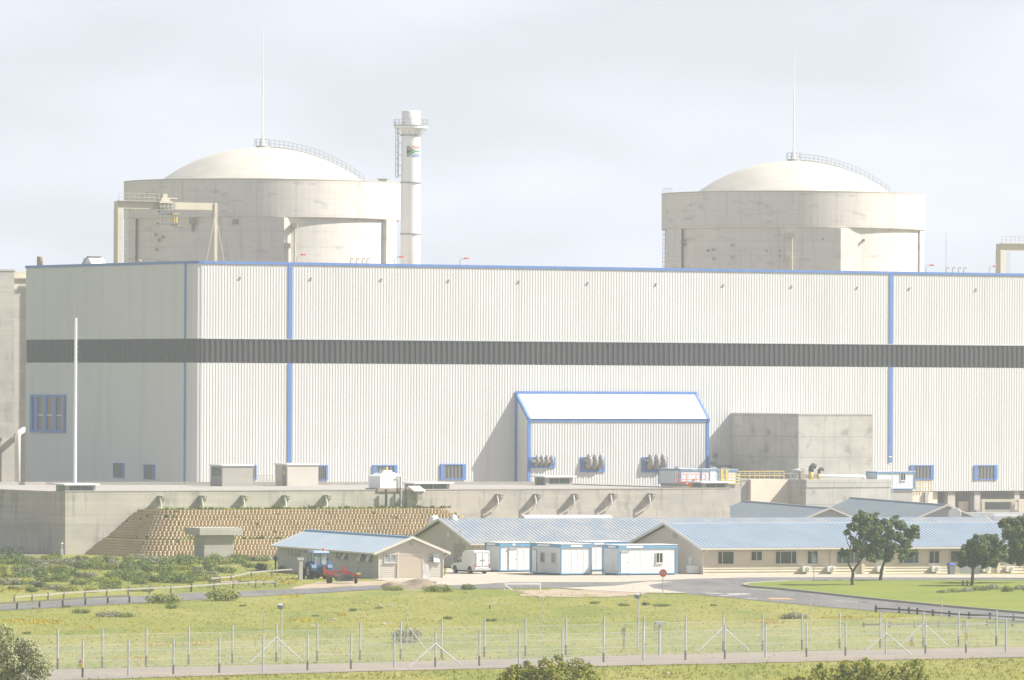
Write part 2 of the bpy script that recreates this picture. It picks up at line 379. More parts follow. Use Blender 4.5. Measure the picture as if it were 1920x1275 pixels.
# yard round the power station, beyond the lawns
sheet('yard', [(-400, 1052), (160, 1039), (560, 1050), (1300, 1060), (2400, 1060), (2400, 870), (-400, 870)], .02, 'track')
sheet('access_road', [(-200, 1142), (0, 1135), (270, 1117.5), (366, 1112), (460, 1108.5), (595, 1103), (716, 1097.5), (894, 1096.5), (960, 1092), (1150, 1092), (1300, 1086), (1400, 1083.5), (1550, 1083), (2300, 1087),
      (2300, 1092), (1920, 1090.5), (1600, 1089.8), (1480, 1091), (1410, 1095), (1392, 1099), (1400, 1102.5), (1470, 1107.5), (1540, 1115), (1640, 1126), (1760, 1138), (1920, 1152), (2200, 1178),
      (2200, 1196), (1920, 1166), (1760, 1154), (1640, 1146), (1540, 1137.5), (1400, 1124), (1280, 1113), (1160, 1105), (1050, 1103), (894, 1104.5), (716, 1105), (595, 1112.5), (460, 1119.5), (366, 1125), (270, 1131), (0, 1145), (-200, 1152)], .03, 'asphalt')
sheet('paved_apron', [(835, 1066), (1310, 1070), (1310, 1078), (2200, 1077), (2200, 1085), (1550, 1083.2), (1400, 1083.7), (1300, 1086.3), (1150, 1092.4), (960, 1092.3), (894, 1096.8), (845, 1098), (700, 1087), (760, 1082), (835, 1080)], .045, 'paving', .25)
sheet('road_shoulder', [(1050, 1103.5), (1155, 1099), (1215, 1091), (1262, 1091.5), (1215, 1098), (1225, 1104), (1290, 1113), (1200, 1112), (1120, 1108)], .05, 'paving', .15)
sheet('sand_patch', [(975, 1108), (1060, 1105), (1120, 1108), (1205, 1111), (1195, 1116), (1120, 1121), (1040, 1120), (985, 1117)], .03, 'sand', 1.6, 1.5)
sheet('dirt_verge', [(560, 1100), (600, 1092), (700, 1090), (735, 1088), (800, 1096), (716, 1098), (595, 1103.5), (540, 1105)], .04, 'sand', .5, 1.5)
sheet('service_track', [(-200, 1275), (100, 1256), (700, 1243), (1300, 1226), (1920, 1213), (2200, 1208), (2200, 1229), (1920, 1233), (1300, 1246), (700, 1259), (100, 1277), (-200, 1296)], .03, 'track', .35, 1.5)
# island lawn with its kerb
lawn = [(1394, 1098.6), (1404, 1095.6), (1440, 1093.4), (1480, 1091.6), (1600, 1090.4), (1920, 1091), (2300, 1093), (2300, 1186), (1920, 1150.5), (1760, 1136.5), (1640, 1124.5), (1540, 1113.5), (1470, 1106), (1410, 1101.5)]
LP = [G(*p) for p in lawn]
tag(MB().prism([(p.x, p.y) for p in LP], .0, .13).build('lawn', 'lawn'), kind='structure')
k = MB()
for i in range(len(LP)):
    a, b = LP[i], LP[(i + 1) % len(LP)]; d = (b - a).normalized(); nn = Vector((d.y, -d.x, 0))
    if i == 6: continue
    k.extr([(a + nn * (-.16)).to_tuple()[:2] + (0,), (b + nn * (-.16)).to_tuple()[:2] + (0,), (b + nn * .02).to_tuple()[:2] + (0,), (a + nn * .02).to_tuple()[:2] + (0,)], (0, 0, .17))
tag(k.build('kerb', 'kerb'), kind='structure')
# worn paint on the road
pm = MB()
def stripe(pts, z=.035):
    P = [G(*p) for p in pts]; pm.poly([(p.x, p.y, z) for p in P])
stripe([(1316, 1112), (1350, 1112.4), (1356, 1114), (1330, 1113.6)]); stripe([(1360, 1113.4), (1395, 1113), (1412, 1115), (1372, 1117)])
stripe([(1352, 1116), (1372, 1116.6), (1368, 1118), (1350, 1117.6)]); stripe([(1400, 1122.6), (1422, 1123.4), (1418, 1124.4), (1398, 1123.8)])
stripe([(1410, 1104.6), (1460, 1108.2), (1458, 1108.8), (1408, 1105.2)]); stripe([(1570, 1126), (1610, 1129.5), (1608, 1130.2), (1568, 1126.8)])
stripe([(1448, 1091.6), (1500, 1091.2), (1500, 1091.9), (1450, 1092.4)])
tag(pm.build('road_marking', 'road_paint'), kind='structure')
pm = MB(); stripe([(1438, 1121.6), (1478, 1121.8), (1492, 1124.6), (1446, 1124)]); tag(pm.build('orange_road_marking', 'road_orange'), kind='structure')

# ------------------------------------------------------------------ turbine hall
T = Frame('turbine_hall', 'huge pale ribbed hall with dark louvre band and blue trims filling the middle', 'power station', (at(380, 700, 828).x, 828, 0), 30)
hall = T
O = T.o
zt = T.py(380, 490)[1]; zb1 = T.py(380, 635)[1]; zb0 = T.py(380, 680)[1]; zf = T.py(1910, 920)[1]
LX, DY, cr = 152.0, T.px(48, 700, -1.6)[0], 1.6
XL = -cr
arc = [(-cr + cr * math.sin(a), cr - cr * math.cos(a)) for a in [R(q) for q in (0, 22, 45, 68, 90)]]
# rounded corner runs from (-cr, ...) : centre (0? ) -> use convex quarter circle
arc = [(-cr * math.cos(R(q)), cr - cr * math.sin(R(q))) for q in (0, 22.5, 45, 67.5, 90)]   # (-cr,cr) .. (0,0)
def hall_wall(z0, z1, name, m, per, dep, inset=0.0):
    b = MB()
    b.ribbed((0, inset, z0), (LX, inset, z0), (0, inset, z1), per, dep, (0, -1, 0))
    b.ribbed((XL + inset, DY, z0), (XL + inset, cr, z0), (XL + inset, DY, z1), per, dep, (-1, 0, 0))
    for (p, q) in zip(arc[:-1], arc[1:]):
        c0 = Vector((inset * .7, inset * .7)); p = Vector(p) + c0; q = Vector(q) + c0
        d = (q - p); nn = Vector((d.y, -d.x, 0)).normalized()
        b.ribbed((p.x, p.y, z0), (q.x, q.y, z0), (p.x, p.y, z1), per, dep, nn)
    return b.build(name, m, O)
hall_wall(zf, zb0, 'cladding', 'cladding', .42, .038)
hall_wall(zb1, zt, 'cladding', 'cladding', .42, .038)
hall_wall(zb0, zb1, 'louvre_band', 'dark_louvre', .80, .16, .12)
m = MB(); m.prism([(XL + .3, cr)] + [(x * .8 + .05, y * .8 + .35) for x, y in arc[1:-1]] + [(.1, .35), (LX - .1, .35), (LX - .1, DY), (XL + .3, DY)], zf + .05, zt - .25)
m.build('light_block_core', 'concrete', O)  # unseen solid inside the hall walls, added to block light
m = MB(); m.prism([(XL - .05, cr)] + [(x * 1.03, y - .05) for x, y in arc[1:-1]] + [(0, -.1), (LX, -.1), (LX, DY + .1), (XL - .05, DY + .1)], zt - .1, zt + .04); m.build('roof', 'gravel_deck', O)
# blue trims
m = MB()
m.box(0, LX, -.16, .02, zt - .28, zt + .06); m.box(XL - .16, XL + .02, cr, DY, zt - .28, zt + .06)
for (p, q) in zip(arc[:-1], arc[1:]):
    d = (Vector(q) - Vector(p)).normalized() * .03; nn = Vector((d.y, -d.x)).normalized() * .16
    m.prism([(p[0] - d.x, p[1] - d.y), (p[0] - d.x + nn.x, p[1] - d.y + nn.y), (q[0] + d.x + nn.x, q[1] + d.y + nn.y), (q[0] + d.x, q[1] + d.y)], zt - .28, zt + .06)
m.build('parapet_trim', 'blue_trim', O)
m = MB(); m.box(0, LX, -.10, .03, zb1 - .02, zb1 + .09); m.build('band_trim', 'galv', O)
for px in (543, 1669.5):
    x = T.py(px, 700)[0]; lo = T.py(px, 867)[1]
    m = MB(); m.box(x - .29, x + .29, -.14, .02, lo, zb0); m.box(x - .29, x + .29, -.14, .02, zb1 + .142, zt - .285); m.build('vertical_trim', 'blue_trim', O)
m = MB(); m.box(XL - .10, XL + .02, cr, cr + .42, zf, zb0); m.box(XL - .10, XL + .02, cr, cr + .42, zb1, zt - .285); m.build('vertical_trim', 'blue_trim', O)
# ribbon windows low on the front: blue cheeks, dark vertical louvres
def hall_window(x0, x1, y0, y1, cheek=.27, par=O, yl=0.0, lm='louvre_grey'):
    a0, a1, z0, z1 = T.rect(x0, x1, y0, y1, yl); f = front(yl); c = (a1 - a0) * cheek / 2 + .02
    m = MB(); m.bm(f, a0, a0 + c, z0, z1, -.02, .20); m.bm(f, a1 - c, a1, z0, z1, -.02, .20)
    m.bm(f, a0 + c, a1 - c, z1 - .14, z1, -.02, .17); m.bm(f, a0 + c, a1 - c, z0, z0 + .14, -.02, .17)
    o = m.build('window', 'blue_trim', par)
    q = MB(); n = 5; wd = (a1 - a0 - 2 * c) / n
    q.bm(f, a0 + c, a1 - c, z0 + .14, z1 - .14, .02, .085)
    for i in range(1, n): q.bm(f, a0 + c + i * wd - .05, a0 + c + i * wd + .05, z0 + .14, z1 - .14, .085, .16)
    q.build('louvre', lm, o); return o
for r_ in ((470, 480, 872, 899), (590, 613.5, 872, 901), (698, 744, 872, 899), (825, 872.5, 870, 899), (1706, 1750, 872, 899), (1825.5, 1869, 872, 899.5)):
    hall_window(*r_)
for (x0, x1, y0, y1) in ((213.5, 233.5, 868, 896), (270.5, 291.5, 871, 899)):
    a0, a1, z0, z1 = T.rectx(x0, x1, y0, y1, XL); f = leftside(XL)
    m = MB(); m.bm(f, a0, a0 + .5, z0, z1, -.02, .14); m.bm(f, a1 - .18, a1, z0, z1, -.02, .14); m.bm(f, a0 + .5, a1 - .18, z1 - .1, z1, -.02, .14); m.bm(f, a0 + .5, a1 - .18, z0, z0 + .1, -.02, .14)
    o = m.build('window', 'blue_trim', O)
    q = MB(); q.bm(f, a0 + .5, a1 - .18, z0 + .1, z1 - .1, .01, .085)
    for i in range(1, 5): a = a0 + .5 + (a1 - a0 - .68) * i / 5; q.bm(f, a - .05, a + .05, z0 + .1, z1 - .1, .085, .13)
    q.build('louvre', 'louvre_grey', o)
# tall blue louvred window
a0, a1, z0, z1 = T.rectx(59.5, 124, 740, 811, XL); f = leftside(XL)
m = MB(); m.bm(f, a0, a1, z1 - .3, z1, -.02, .30); m.bm(f, a0, a1, z0, z0 + .35, -.02, .30); m.bm(f, a0, a1, z0 + .35, z1 - .3, -.02, .05)
W = (a1 - a0)
for q0, q1 in ((0, .06), (.235, .33), (.52, .61), (.78, .87), (.94, 1.0)):
    m.bm(f, a0 + W * q0, a0 + W * q1, z0 + .35, z1 - .3, .05, .30)
o = m.build('window', 'blue_trim', O)
q = MB()
for q0, q1 in ((.06, .235), (.33, .52), (.61, .78)):
    q.bm(f, a0 + W * q0, a0 + W * q1, z0 + .35, z1 - .3, .05, .09)
q.build('louvre', 'brown_metal', o)
q = MB()
for q0, q1 in ((.06, .235), (.33, .52), (.61, .78)):
    q.bm(f, a0 + W * q0, a0 + W * q1, z0 + (z1 - z0) * .44, z0 + (z1 - z0) * .48, .09, .2); q.bm(f, a0 + W * q0 - .04, a0 + W * q0 + .03, z0 + .35, z1 - .3, .09, .33)
q.build('mullion', 'frame_white', o)
# small floodlights on arms near the top of the wall
for px, py in ((450, 520), (583, 521.5), (715, 523), (841, 525), (973, 527), (1102, 529.5), (1230, 532), (1356, 534), (1484, 536), (1607, 538), (1705, 540), (1830, 542)):
    x, z = T.py(px, py); m = MB(); m.tube((x, .0, z - .05), (x, -.22, z + .08), .03, n=6); m.box(x - .08, x + .16, -.27, -.16, z + .0, z + .1); m.box(x - .1, x + .1, -.1, 0, z - .3, z + .1)
    m.build('wall_floodlight', 'galv', O)
# rooftop: aviation lights on cranked brackets, vents, pipes
def roof_pt(px, py, y=.6):
    x, z = T.py(px, py, y); return x, y, z
for px, py in ((556, 479), (740, 483), (862, 486), (1736, 498.5), (1855, 500.5)):
    x, y, z = roof_pt(px, py + 4); s = 1
    m = MB(); m.tube((x, y, zt), (x, y, z + .1), .045, n=6); m.tube((x, y, z + .1), (x + .9 * s, y, z + .42), .04, n=6); m.tube((x, y, z + .42), (x + 1.0 * s, y, z + .42), .03, n=6); o = m.build('warning_light', 'rail_grey', O)
    q = MB(); q.tube((x + .75, y, z + .42), (x + 1.35, y, z + .42), .13, .10, n=8); q.build('lamp', 'red_paint', o)
for px in (657, 668, 679, 688, 1774, 1786, 1797, 1807):
    x, y, z = roof_pt(px, 487 + (17 if px > 1000 else 0), 8)
    m = MB(); m.path([(x, y, zt), (x, y, z), (x + .15, y, z + .18), (x + .35, y, z + .18), (x + .42, y, z + .02)], .06, n=6); m.build('vent_pipe', 'brown_metal', O)
for px, py, r_, y in ((75, 481, .42, 40), (259.5, 486.5, .42, 14)):
    x, z = T.py(px, py, y); x = max(x, XL + .6) if px > 100 else XL + .8
    z_ = T.py(px, py, y)[1]; yy = T.px(px, py, x)[0]; zz = T.px(px, py, x)[1]
    m = MB(); m.rev([(r_, zt), (r_, zz - .1), (r_ * .9, zz)], 16, (x, min(yy, DY - 1))); m.build('roof_pipe', 'brown_metal', O, True)
yy, zz = T.px(176, 487, XL + 2)
m = MB(); m.extr([(XL + 1, yy - 1.5, zt), (XL + 1, yy + 1.2, zt), (XL + 1, yy + 1.2, zt + .9), (XL + 1, yy - .4, zt + .9)], (2.2, 0, 0)); m.build('roof_cowl', 'cladding_white', O)
m = MB(); m.hexa([(XL + .9, yy + 1.5, zt), (XL + 3, yy + 1.5, zt), (XL + 3, yy + 1.7, zt), (XL + .9, yy + 1.7, zt), (XL + .9, yy + 3.0 - 3.4, zt + 1.15), (XL + 3, yy - .4, zt + 1.15), (XL + 3, yy - .2, zt + 1.15), (XL + .9, yy - .2, zt + 1.15)]); m.build('cowl_flap', 'rail_grey', O)
# recess below the cladding at the right: columns, back wall
m = MB(); x0 = T.py(1640, 930)[0]; m.box(x0 - 60, LX, 5, 5.4, 0, zf + .3); m.build('recess_wall', 'grey_wall', O)
m = MB(); m.box(x0 - 60, LX, .2, 5, zf - .08, zf + .02); m.build('soffit', 'rail_grey', O)
m = MB(); m.box(XL+.1, x0 - 59.9, cr, 4.9, 0, zf - .09); m.box(.4, x0 - 59.9, .3, cr, 0, zf - .09); m.build('plinth', 'concrete', O)
for px0, px1 in ((1777, 1791), (1827, 1838), (1902, 1912), (1735, 1747), (1690, 1700)):
    a = T.py(px0, 930, .3)[0]; b_ = T.py(px1, 930, .3)[0]; m = MB(); m.box(a, b_, .3, 1.3, 0, zf - .09); m.build('column', 'block_concrete', O)
a = T.py(1672, 930, -1)[0]; b_ = T.py(1770, 930, -1)[0]
m = MB(); m.box(a - 6, b_, .6, 1.1, 0, zf - .1); m.build('infill_wall', 'beige_light', O)
a = T.py(1795, 950, 2)[0]; m = MB(); m.box(a, a + 1.6, 1.6, 2.6, 0, T.py(1800, 940, 2)[1]); m.build('plinth_block', 'beige_light', O)

# annex with sloping white roof
ax = T.py(967, 800)[0]; p_, ze = T.px(990.5, 785.5, ax); zr = T.py(967.5, 738)[1]; bx = T.py(1327.5, 800, p_)[0]
A = Frame('hall_annex', 'white ribbed lean-to annex with blue edges and bright sloping roof', 'annex', T.W(ax, 0, 0), 30)
w_ = bx - ax; d_ = p_
m = MB(); m.ribbed((0, d_, 0), (w_, d_, 0), (0, d_, ze), .42, .045, (0, -1, 0)); m.build('front_wall', 'cladding', A.o)
m = MB(); n = 8
for i in range(n):
    y0 = -.1 + (d_ + .1) * i / n; y1 = -.1 + (d_ + .1) * (i + 1) / n
    h0 = zr + (ze - zr) * i / n; h1 = zr + (ze - zr) * (i + 1) / n
    m.add([(0, y0, 0), (0, y1, 0), (0, y1, h1), (0, y0, h0)], [(0, 1, 2, 3)])
o_ = m.build('side_wall', 'cladding', A.o); q = o_.copy(); col.objects.link(q); q.location.x = w_
m = MB(); m.ribbed((-.1, -.1, zr + .03), (w_ + .1, -.1, zr + .03), (-.1, d_ - .25, ze + .03), .40, .07, (0, -.72, .69)); m.build('roof', 'white_bright', A.o)
m = MB(); m.box(-.12, .02, -.42, -.08, 0, zr); m.box(-.12, .35, d_ - .12, d_ + .02, 0, ze - .36); m.box(w_ - .3, w_ + .12, d_ - .12, d_ + .02, 0, ze - .36)
m.box(-.12, w_ + .12, d_ - .16, d_ + .0, ze - .355, ze + .0); m.box(-.12, w_ + .12, -.25, -.09, zr - .1, zr + .32)
m.hexa([(-.16, -.1, zr - .35), (.22, -.1, zr - .35), (.22, d_ - .2, ze - .35), (-.16, d_ - .2, ze - .35), (-.16, -.1, zr + .15), (.22, -.1, zr + .15), (.22, d_ - .28, ze + .15), (-.16, d_ - .28, ze + .15)])
m.hexa([(w_ - .2, -.1, zr - .35), (w_ + .16, -.1, zr - .35), (w_ + .16, d_ - .2, ze - .35), (w_ - .2, d_ - .2, ze - .35), (w_ - .2, -.1, zr + .15), (w_ + .16, -.1, zr + .15), (w_ + .16, d_ - .28, ze + .15), (w_ - .2, d_ - .28, ze + .15)])
m.build('trim', 'blue_trim', A.o)
def duct_window(px0, px1, y0, y1, nd, big):
    a0, a1, z0, z1 = A.rect(px0, px1, y0, y1, d_); f = front(d_)
    m = MB(); m.bm(f, a0, a0 + .4, z0, z1, -.02, .2); m.bm(f, a1 - .4, a1, z0, z1, -.02, .2); m.bm(f, a0 + .4, a1 - .4, z0, z0 + .28, -.02, .2); m.bm(f, a0 + .4, a1 - .4, z1 - .1, z1, -.02, .2)
    o = m.build('window', 'blue_trim', A.o)
    q = MB(); q.bm(f, a0 + .4, a1 - .4, z0 + .28, z1 - .1, .01, .09); q.build('backing_panel', 'louvre_brown', o)
    for i in range(nd):
        c = a0 + .55 + (a1 - a0 - 1.0) * (i + .5) / nd
        r_ = .40 if big else .24; zc = z1 - .1
        m = MB(); lo = z0 + .75 if big else z1 - 1.0
        m.path([(c - .1, d_ - .08, lo), (c, d_ - .38, lo + .05), (c + .08, d_ - .6, lo + .4), (c + .1, d_ - .66, zc - .25), (c, d_ - .62, zc + .12)], [r_ * .9, r_ * 1.05, r_ * 1.05, r_ * .95, r_ * .8], 14)
        k_ = m.build('exhaust_duct', 'duct_grey', o, True)
        e = MB(); e.ball((c - .02, d_ - .66, zc + .22), r_ * .86, r_ * .5, r_ * .9); e.build('duct_mouth', 'duct_grey', k_, True)
duct_window(991.5, 1040, 857, 877, 4, False); duct_window(1088, 1133.5, 857, 885, 3, True); duct_window(1203, 1250.5, 857, 885.5, 3, True)

# concrete block in front of the hall
bx0 = T.py(1370, 830, -.02)[0]; D_, _z = T.px(1497, 778, bx0); bx1 = T.py(1636, 800, D_)[0]
Bk = Frame('concrete_block_building', 'tall windowless raw concrete block standing against the hall', 'building', T.W(bx0, D_, 0), 30)
m = MB(); m.box(0, bx1 - bx0, 0, -D_ - .12, 0, _z); m.build('walls', 'block_concrete', Bk.o)
m = MB(); m.box(-.04, bx1 - bx0 + .04, -.04, -D_ - .12, _z, _z + .16); m.build('coping', 'concrete', Bk.o)

# grey building beyond the left end
P = at(48, 700, 905)
Lb = Frame('grey_side_building', 'grey concrete building cut by the left edge behind the hall', 'building', (P.x + 4, P.y, 0), 30)
def lz(py, px=15): return Lb.py(px, py, 0)[1]
xa = Lb.py(26, 700, -3)[0]; xz = Lb.py(-120, 700, 0)[0]
m = MB(); m.box(xz, xa, -3, 20, lz(820), lz(509)); m.build('upper_wall', 'basin_concrete', Lb.o)
m = MB(); m.box(xz, xa - .4, 0, 19, 0, lz(820) + .02); m.box(xa, 9, 2, 20, 0, lz(541)); m.build('rear_wall', 'concrete', Lb.o)
m = MB(); m.box(xz, xa + .1, -3.1, 20, lz(509), lz(509) + .25); m.build('roof_edge', 'concrete', Lb.o)
m = MB(); m.box(xa + .1, 9, 3, 10, lz(541), lz(520)); m.box(xa + .1, 9, 3.4, 10, lz(520), lz(508)); m.box(xa, 9, 2.6, 10, lz(520) - .1, lz(520) + .12); m.build('plant_room', 'crane_beige', Lb.o)
m = MB(); X = Lb.py(33, 850, -1)[0]; m.path([(X, -1, 0), (X, -1, lz(818)), (X + .25, -1, lz(811)), (X + 1.0, -.6, lz(807)), (X + 2.2, 1.6, lz(806))], .42, 12); m.build('downpipe', 'cladding_white', Lb.o, True)

# ------------------------------------------------------------------ reactor drums
def drum(px, Y, label, pil, walk_az):
    C = at(px, 700, Y); Dm = Frame('reactor_building', label, 'reactor', (C.x, Y, 0), 0, None)
    Rb, Rd, zt_, zb_ = 20.55, 20.0, 47.5, 41.9
    n = 128
    m = MB(); m.rev([(Rd, 0), (Rd, zb_ + .2)], n); m.build('drum_wall', 'concrete_drum', Dm.o)
    m = MB(); m.rev([(Rd - .3, zb_), (Rb - .1, zb_), (Rb, zb_ + .12), (Rb, zt_ - .1), (Rb - .06, zt_), (Rb - .9, zt_), (Rb - .9, zt_ - .9), (15.0, zt_ - .6)], n, cap=False); o = m.build('belt', 'concrete_drum', Dm.o)
    m = MB(); m.rev([(Rb + .03, zt_ - .12), (Rb + .03, zt_ + .05), (Rb - .3, zt_ + .05)], n, cap=False); m.build('coping', 'rail_tan', o)
    for i, pts in enumerate(pil):
        m = MB(); m.prism(pts, 0, zb_ - .02); m.build('buttress', 'concrete_drum', Dm.o)
    a_, h_ = 15.4, 5.3; RR = (a_ * a_ + h_ * h_) / (2 * h_); zc = zt_ + h_ - RR
    m = MB(); prof = []
    for i in range(17):
        t = math.asin(a_ / RR) * (1 - i / 16) * 1.04; prof.append((max(RR * math.sin(t), .01), zc + RR * math.cos(t)))
    m.rev(prof, 96); m.build('dome', 'dome_white', Dm.o, True)
    top = zt_ + h_
    m = MB(); m.rev([(.95, top - .3), (.95, top + .25), (.8, top + .3)], 16); m.build('crown_platform', 'rail_tan', Dm.o)
    # railing round the crown and the walkway down the shell
    m = MB()
    for kk in range(10):
        a = 2 * math.pi * kk / 10; x, y = 1.15 * math.cos(a), 1.15 * math.sin(a); m.tube((x, y, top + .1), (x, y, top + 1.25), .03, n=5)
        a2 = a + math.pi / 5
        for zz in (.7, 1.22): m.tube((x, y, top + zz), (1.15 * math.cos(a2), 1.15 * math.sin(a2), top + zz), .025, n=5)
    ca, sa = math.cos(R(walk_az)), math.sin(R(walk_az)); pr = None; deck = []
    for i in range(22):
        r_ = 1.2 + (15.2 - 1.2) * i / 21; zz = zc + math.sqrt(RR * RR - r_ * r_)
        for off in (-.45, .45):
            p = Vector((r_ * ca - off * sa, r_ * sa + off * ca, zz)); m.tube(p, p + Vector((0, 0, 1.15)), .02, n=5)
            if pr: q = pr[0 if off < 0 else 1]; m.tube(q + Vector((0, 0, 1.12)), p + Vector((0, 0, 1.12)), .02, n=5); m.tube(q + Vector((0, 0, .6)), p + Vector((0, 0, .6)), .02, n=5)
            deck.append(p)
        pr = deck[-2:]
    m.build('railing', 'rail_grey', Dm.o)
    m = MB()
    for i in range(21):
        a, b, c, d = deck[2 * i], deck[2 * i + 1], deck[2 * i + 3], deck[2 * i + 2]; u = Vector((0, 0, .16)); m.hexa([a, b, c, d, a + u, b + u, c + u, d + u])
    m.build('walkway', 'rail_tan', Dm.o)
    return Dm, zt_, zb_, top
D1, zt_, zb_, top = drum(490, 952, 'left of the two domed concrete reactor drums, beside the white chimney', [
    [(-5.0, -19.0), (-5.0, -20.4), (4.0, -20.4), (4.9, -19.7), (5.0, -18.5)], [(18.0, -7.5), (18.0, -8.6), (18.7, -8.9), (20.1, -5.5), (18.9, -4)],
    [(-18.2, -7), (-18.3, -9.2), (-19.0, -9.0), (-20.2, -5), (-19, -4)]], 8)
D2, *_ = drum(1486, 998, 'right of the two domed concrete reactor drums, clear of the chimney', [
    [(-2.8, -19), (-2.8, -20.45), (6.4, -20.0), (10.3, -17.0), (9, -15)], [(-17.6, -8.5), (-17.7, -10.3), (-19.9, -6.0), (-19, -4)],
    [(18.6, -5.5), (19.4, -6.2), (20.2, -3), (19, -1)]], 6)
def mast(Dm, ztip, px_tip, base):
    m = MB(); m.rev([(.5, base), (.25, base + .8), (.13, base + 1.6)], 10); m.rev([(.13, base + 1.6), (.10, base + 10), (.06, base + 10.1), (.05, ztip)], 8)
    m.build('lightning_mast', 'white_paint', Dm.o)
mast(D1, at(490, 55, 952).z, 0, top + .3); mast(D2, at(1486, 97, 998).z, 0, top + .3)
# fittings on the drums
def cyl_at(Dm, px, py, Rr):
    C = Dm.l; a, b = _p(px, py); # sight line with the cylinder
    A_ = a * a + 1; B_ = -2 * (a * C.x + C.y); Cc = C.x ** 2 + C.y ** 2 - Rr * Rr
    Y = (-B_ - math.sqrt(max(B_ * B_ - 4 * A_ * Cc, 0))) / (2 * A_); return Vector((a * Y - C.x, Y - C.y, H - b * Y))
for Dm, lst in ((D1, ((553, 425, 490, .22), (540.5, 462, 490, .16))), (D2, ((1485, 443, 505, .16), (1478, 484, 505, .10)))):
    for px, py, pb, r_ in lst:
        p = cyl_at(Dm, px, py, 20.9); m = MB(); m.tube((p.x, p.y, p.z), (p.x, p.y, p.z - 8), r_ * .8, n=8); m.box(p.x - .45, p.x + .35, p.y - .4, p.y + 1, p.z - .1, p.z + .5); m.build('standpipe', 'crane_beige', Dm.o)
for px, py in ((361, 415), (442, 415)):
    p = cyl_at(D1, px, py, 20.3); m = MB(); m.box(p.x - .45, p.x + .45, p.y - .5, p.y + .6, p.z - .4, p.z + .3); m.box(p.x - .12, p.x + .12, p.y - .3, p.y + .5, p.z - 1.5, p.z - .4); m.build('junction_box', 'louvre_brown', D1.o)
for Dm, lst in ((D1, ((291, 440), (297, 450), (292, 468), (304, 444))), (D2, ((1283, 450), (1283, 458), (1326, 470), (1337, 468), (1337, 485), (1372, 460), (1372, 483), (1437, 470), (1463, 470), (1463, 480), (1543, 448), (1620, 450)))):
    m = MB()
    for px, py in lst:
        p = cyl_at(Dm, px, py, 20.52); m.box(p.x - .13, p.x + .13, p.y - .0, p.y + .8, p.z - .15, p.z + .15)
    m.build('anchor_plate', 'louvre_brown', Dm.o); tag(Dm.o.children[-1], kind='stuff')
p = cyl_at(D2, 1244, 362, 20.3); m = MB()
for i in range(5): m.tube((-20.4 + i * .35, -1.5, 47.5), (-20.4 + i * .35, -1.5, 48.4), .03, n=5)
m.tube((-20.4, -1.5, 48.4), (-19, -1.5, 48.4), .03, n=5); m.build('hatch_rail', 'rail_grey', D2.o)
p = cyl_at(D1, 727, 340, 20); m = MB(); m.box(17.3, 18.5, -2, -1, 47.5, 48.1); m.box(17.1, 18.7, -2.2, -.8, 48.1, 48.2); m.build('hatch', 'rail_tan', D1.o)
m = MB()
for i in range(14): m.tube((-20.05, -4.2, 32 + i * .7), (-20.35, -3.6, 32 + i * .7), .04, n=5)
m.tube((-20.1, -4.2, 30), (-20.1, -4.2, 42), .04, n=5); m.tube((-20.4, -3.6, 30), (-20.4, -3.6, 42), .04, n=5); m.build('ladder', 'rail_dark', D2.o)

# ------------------------------------------------------------------ chimney
C = at(768.3, 700, 975)
Ch = Frame('chimney', 'white steel chimney with gallery and painted flag beside the left reactor', 'chimney', (C.x, 975, 0), 0)
def cz(py, px=768): return at(px, py, 973.5).z
m = MB(); m.rev([(1.52, 0), (1.5, cz(440)), (1.46, cz(253)), (1.40, cz(243)), (1.40, cz(208)), (1.3, cz(207))], 40); m.build('stack', 'chimney_white', Ch.o, True)
for py in (438.5, 342, 253):
    z = cz(py); m = MB(); m.rev([(1.5, z - .12), (1.62, z - .1), (1.62, z + .1), (1.4, z + .12)], 40, cap=False); m.build('flange', 'rail_grey', Ch.o)
zg = cz(240); m = MB(); m.rev([(1.4, zg), (2.6, zg), (2.6, zg + .35), (1.4, zg + .35)], 32, cap=False); m.build('gallery', 'chimney_white', Ch.o)
m = MB(); m.rev([(2.62, zg + .33), (2.62, zg + .5), (2.5, zg + .5)], 32, cap=False)
for kk in range(16):
    a = 2 * math.pi * kk / 16; a2 = a + math.pi / 8
    P_ = lambda A_, z: (2.6 * math.cos(A_), 2.6 * math.sin(A_), z)
    m.tube(P_(a, zg + .3), P_(a, zg + 1.35), .035, n=5)
    for q in (.8, 1.33): m.tube(P_(a, zg + q), P_(a2, zg + q), .03, n=5)
m.build('gallery_railing', 'rail_grey', Ch.o)
zl = cz(253)
for kk in range(12):
    m = MB(); a = 2 * math.pi * (kk + .5) / 12; m.tube((2.5 * math.cos(a), 2.5 * math.sin(a), zg), (1.5 * math.cos(a), 1.5 * math.sin(a), zl), .075, n=6)
    m.build('gallery_strut', 'chimney_white', Ch.o)
m = MB(); z1_, z0_ = zg + .5, cz(332)
for xx in (-2.30, -1.85, -2.0): m.tube((xx, -.3 if xx != -2.0 else -.8, z0_), (xx, -.3 if xx != -2.0 else -.8, z1_), .045, n=5)
z = z0_
while z < z1_:
    m.tube((-2.30, -.3, z), (-1.85, -.3, z), .035, n=5); m.path([(-2.3, -.3, z), (-2.25, -.75, z), (-2.0, -.85, z), (-1.85, -.3, z)], .03, 5); z += .95
for z in (cz(268), cz(290), cz(310), cz(329)): m.tube((-1.85, -.3, z), (-1.4, -.2, z), .04, n=5)
m.build('ladder', 'rail_dark', Ch.o)
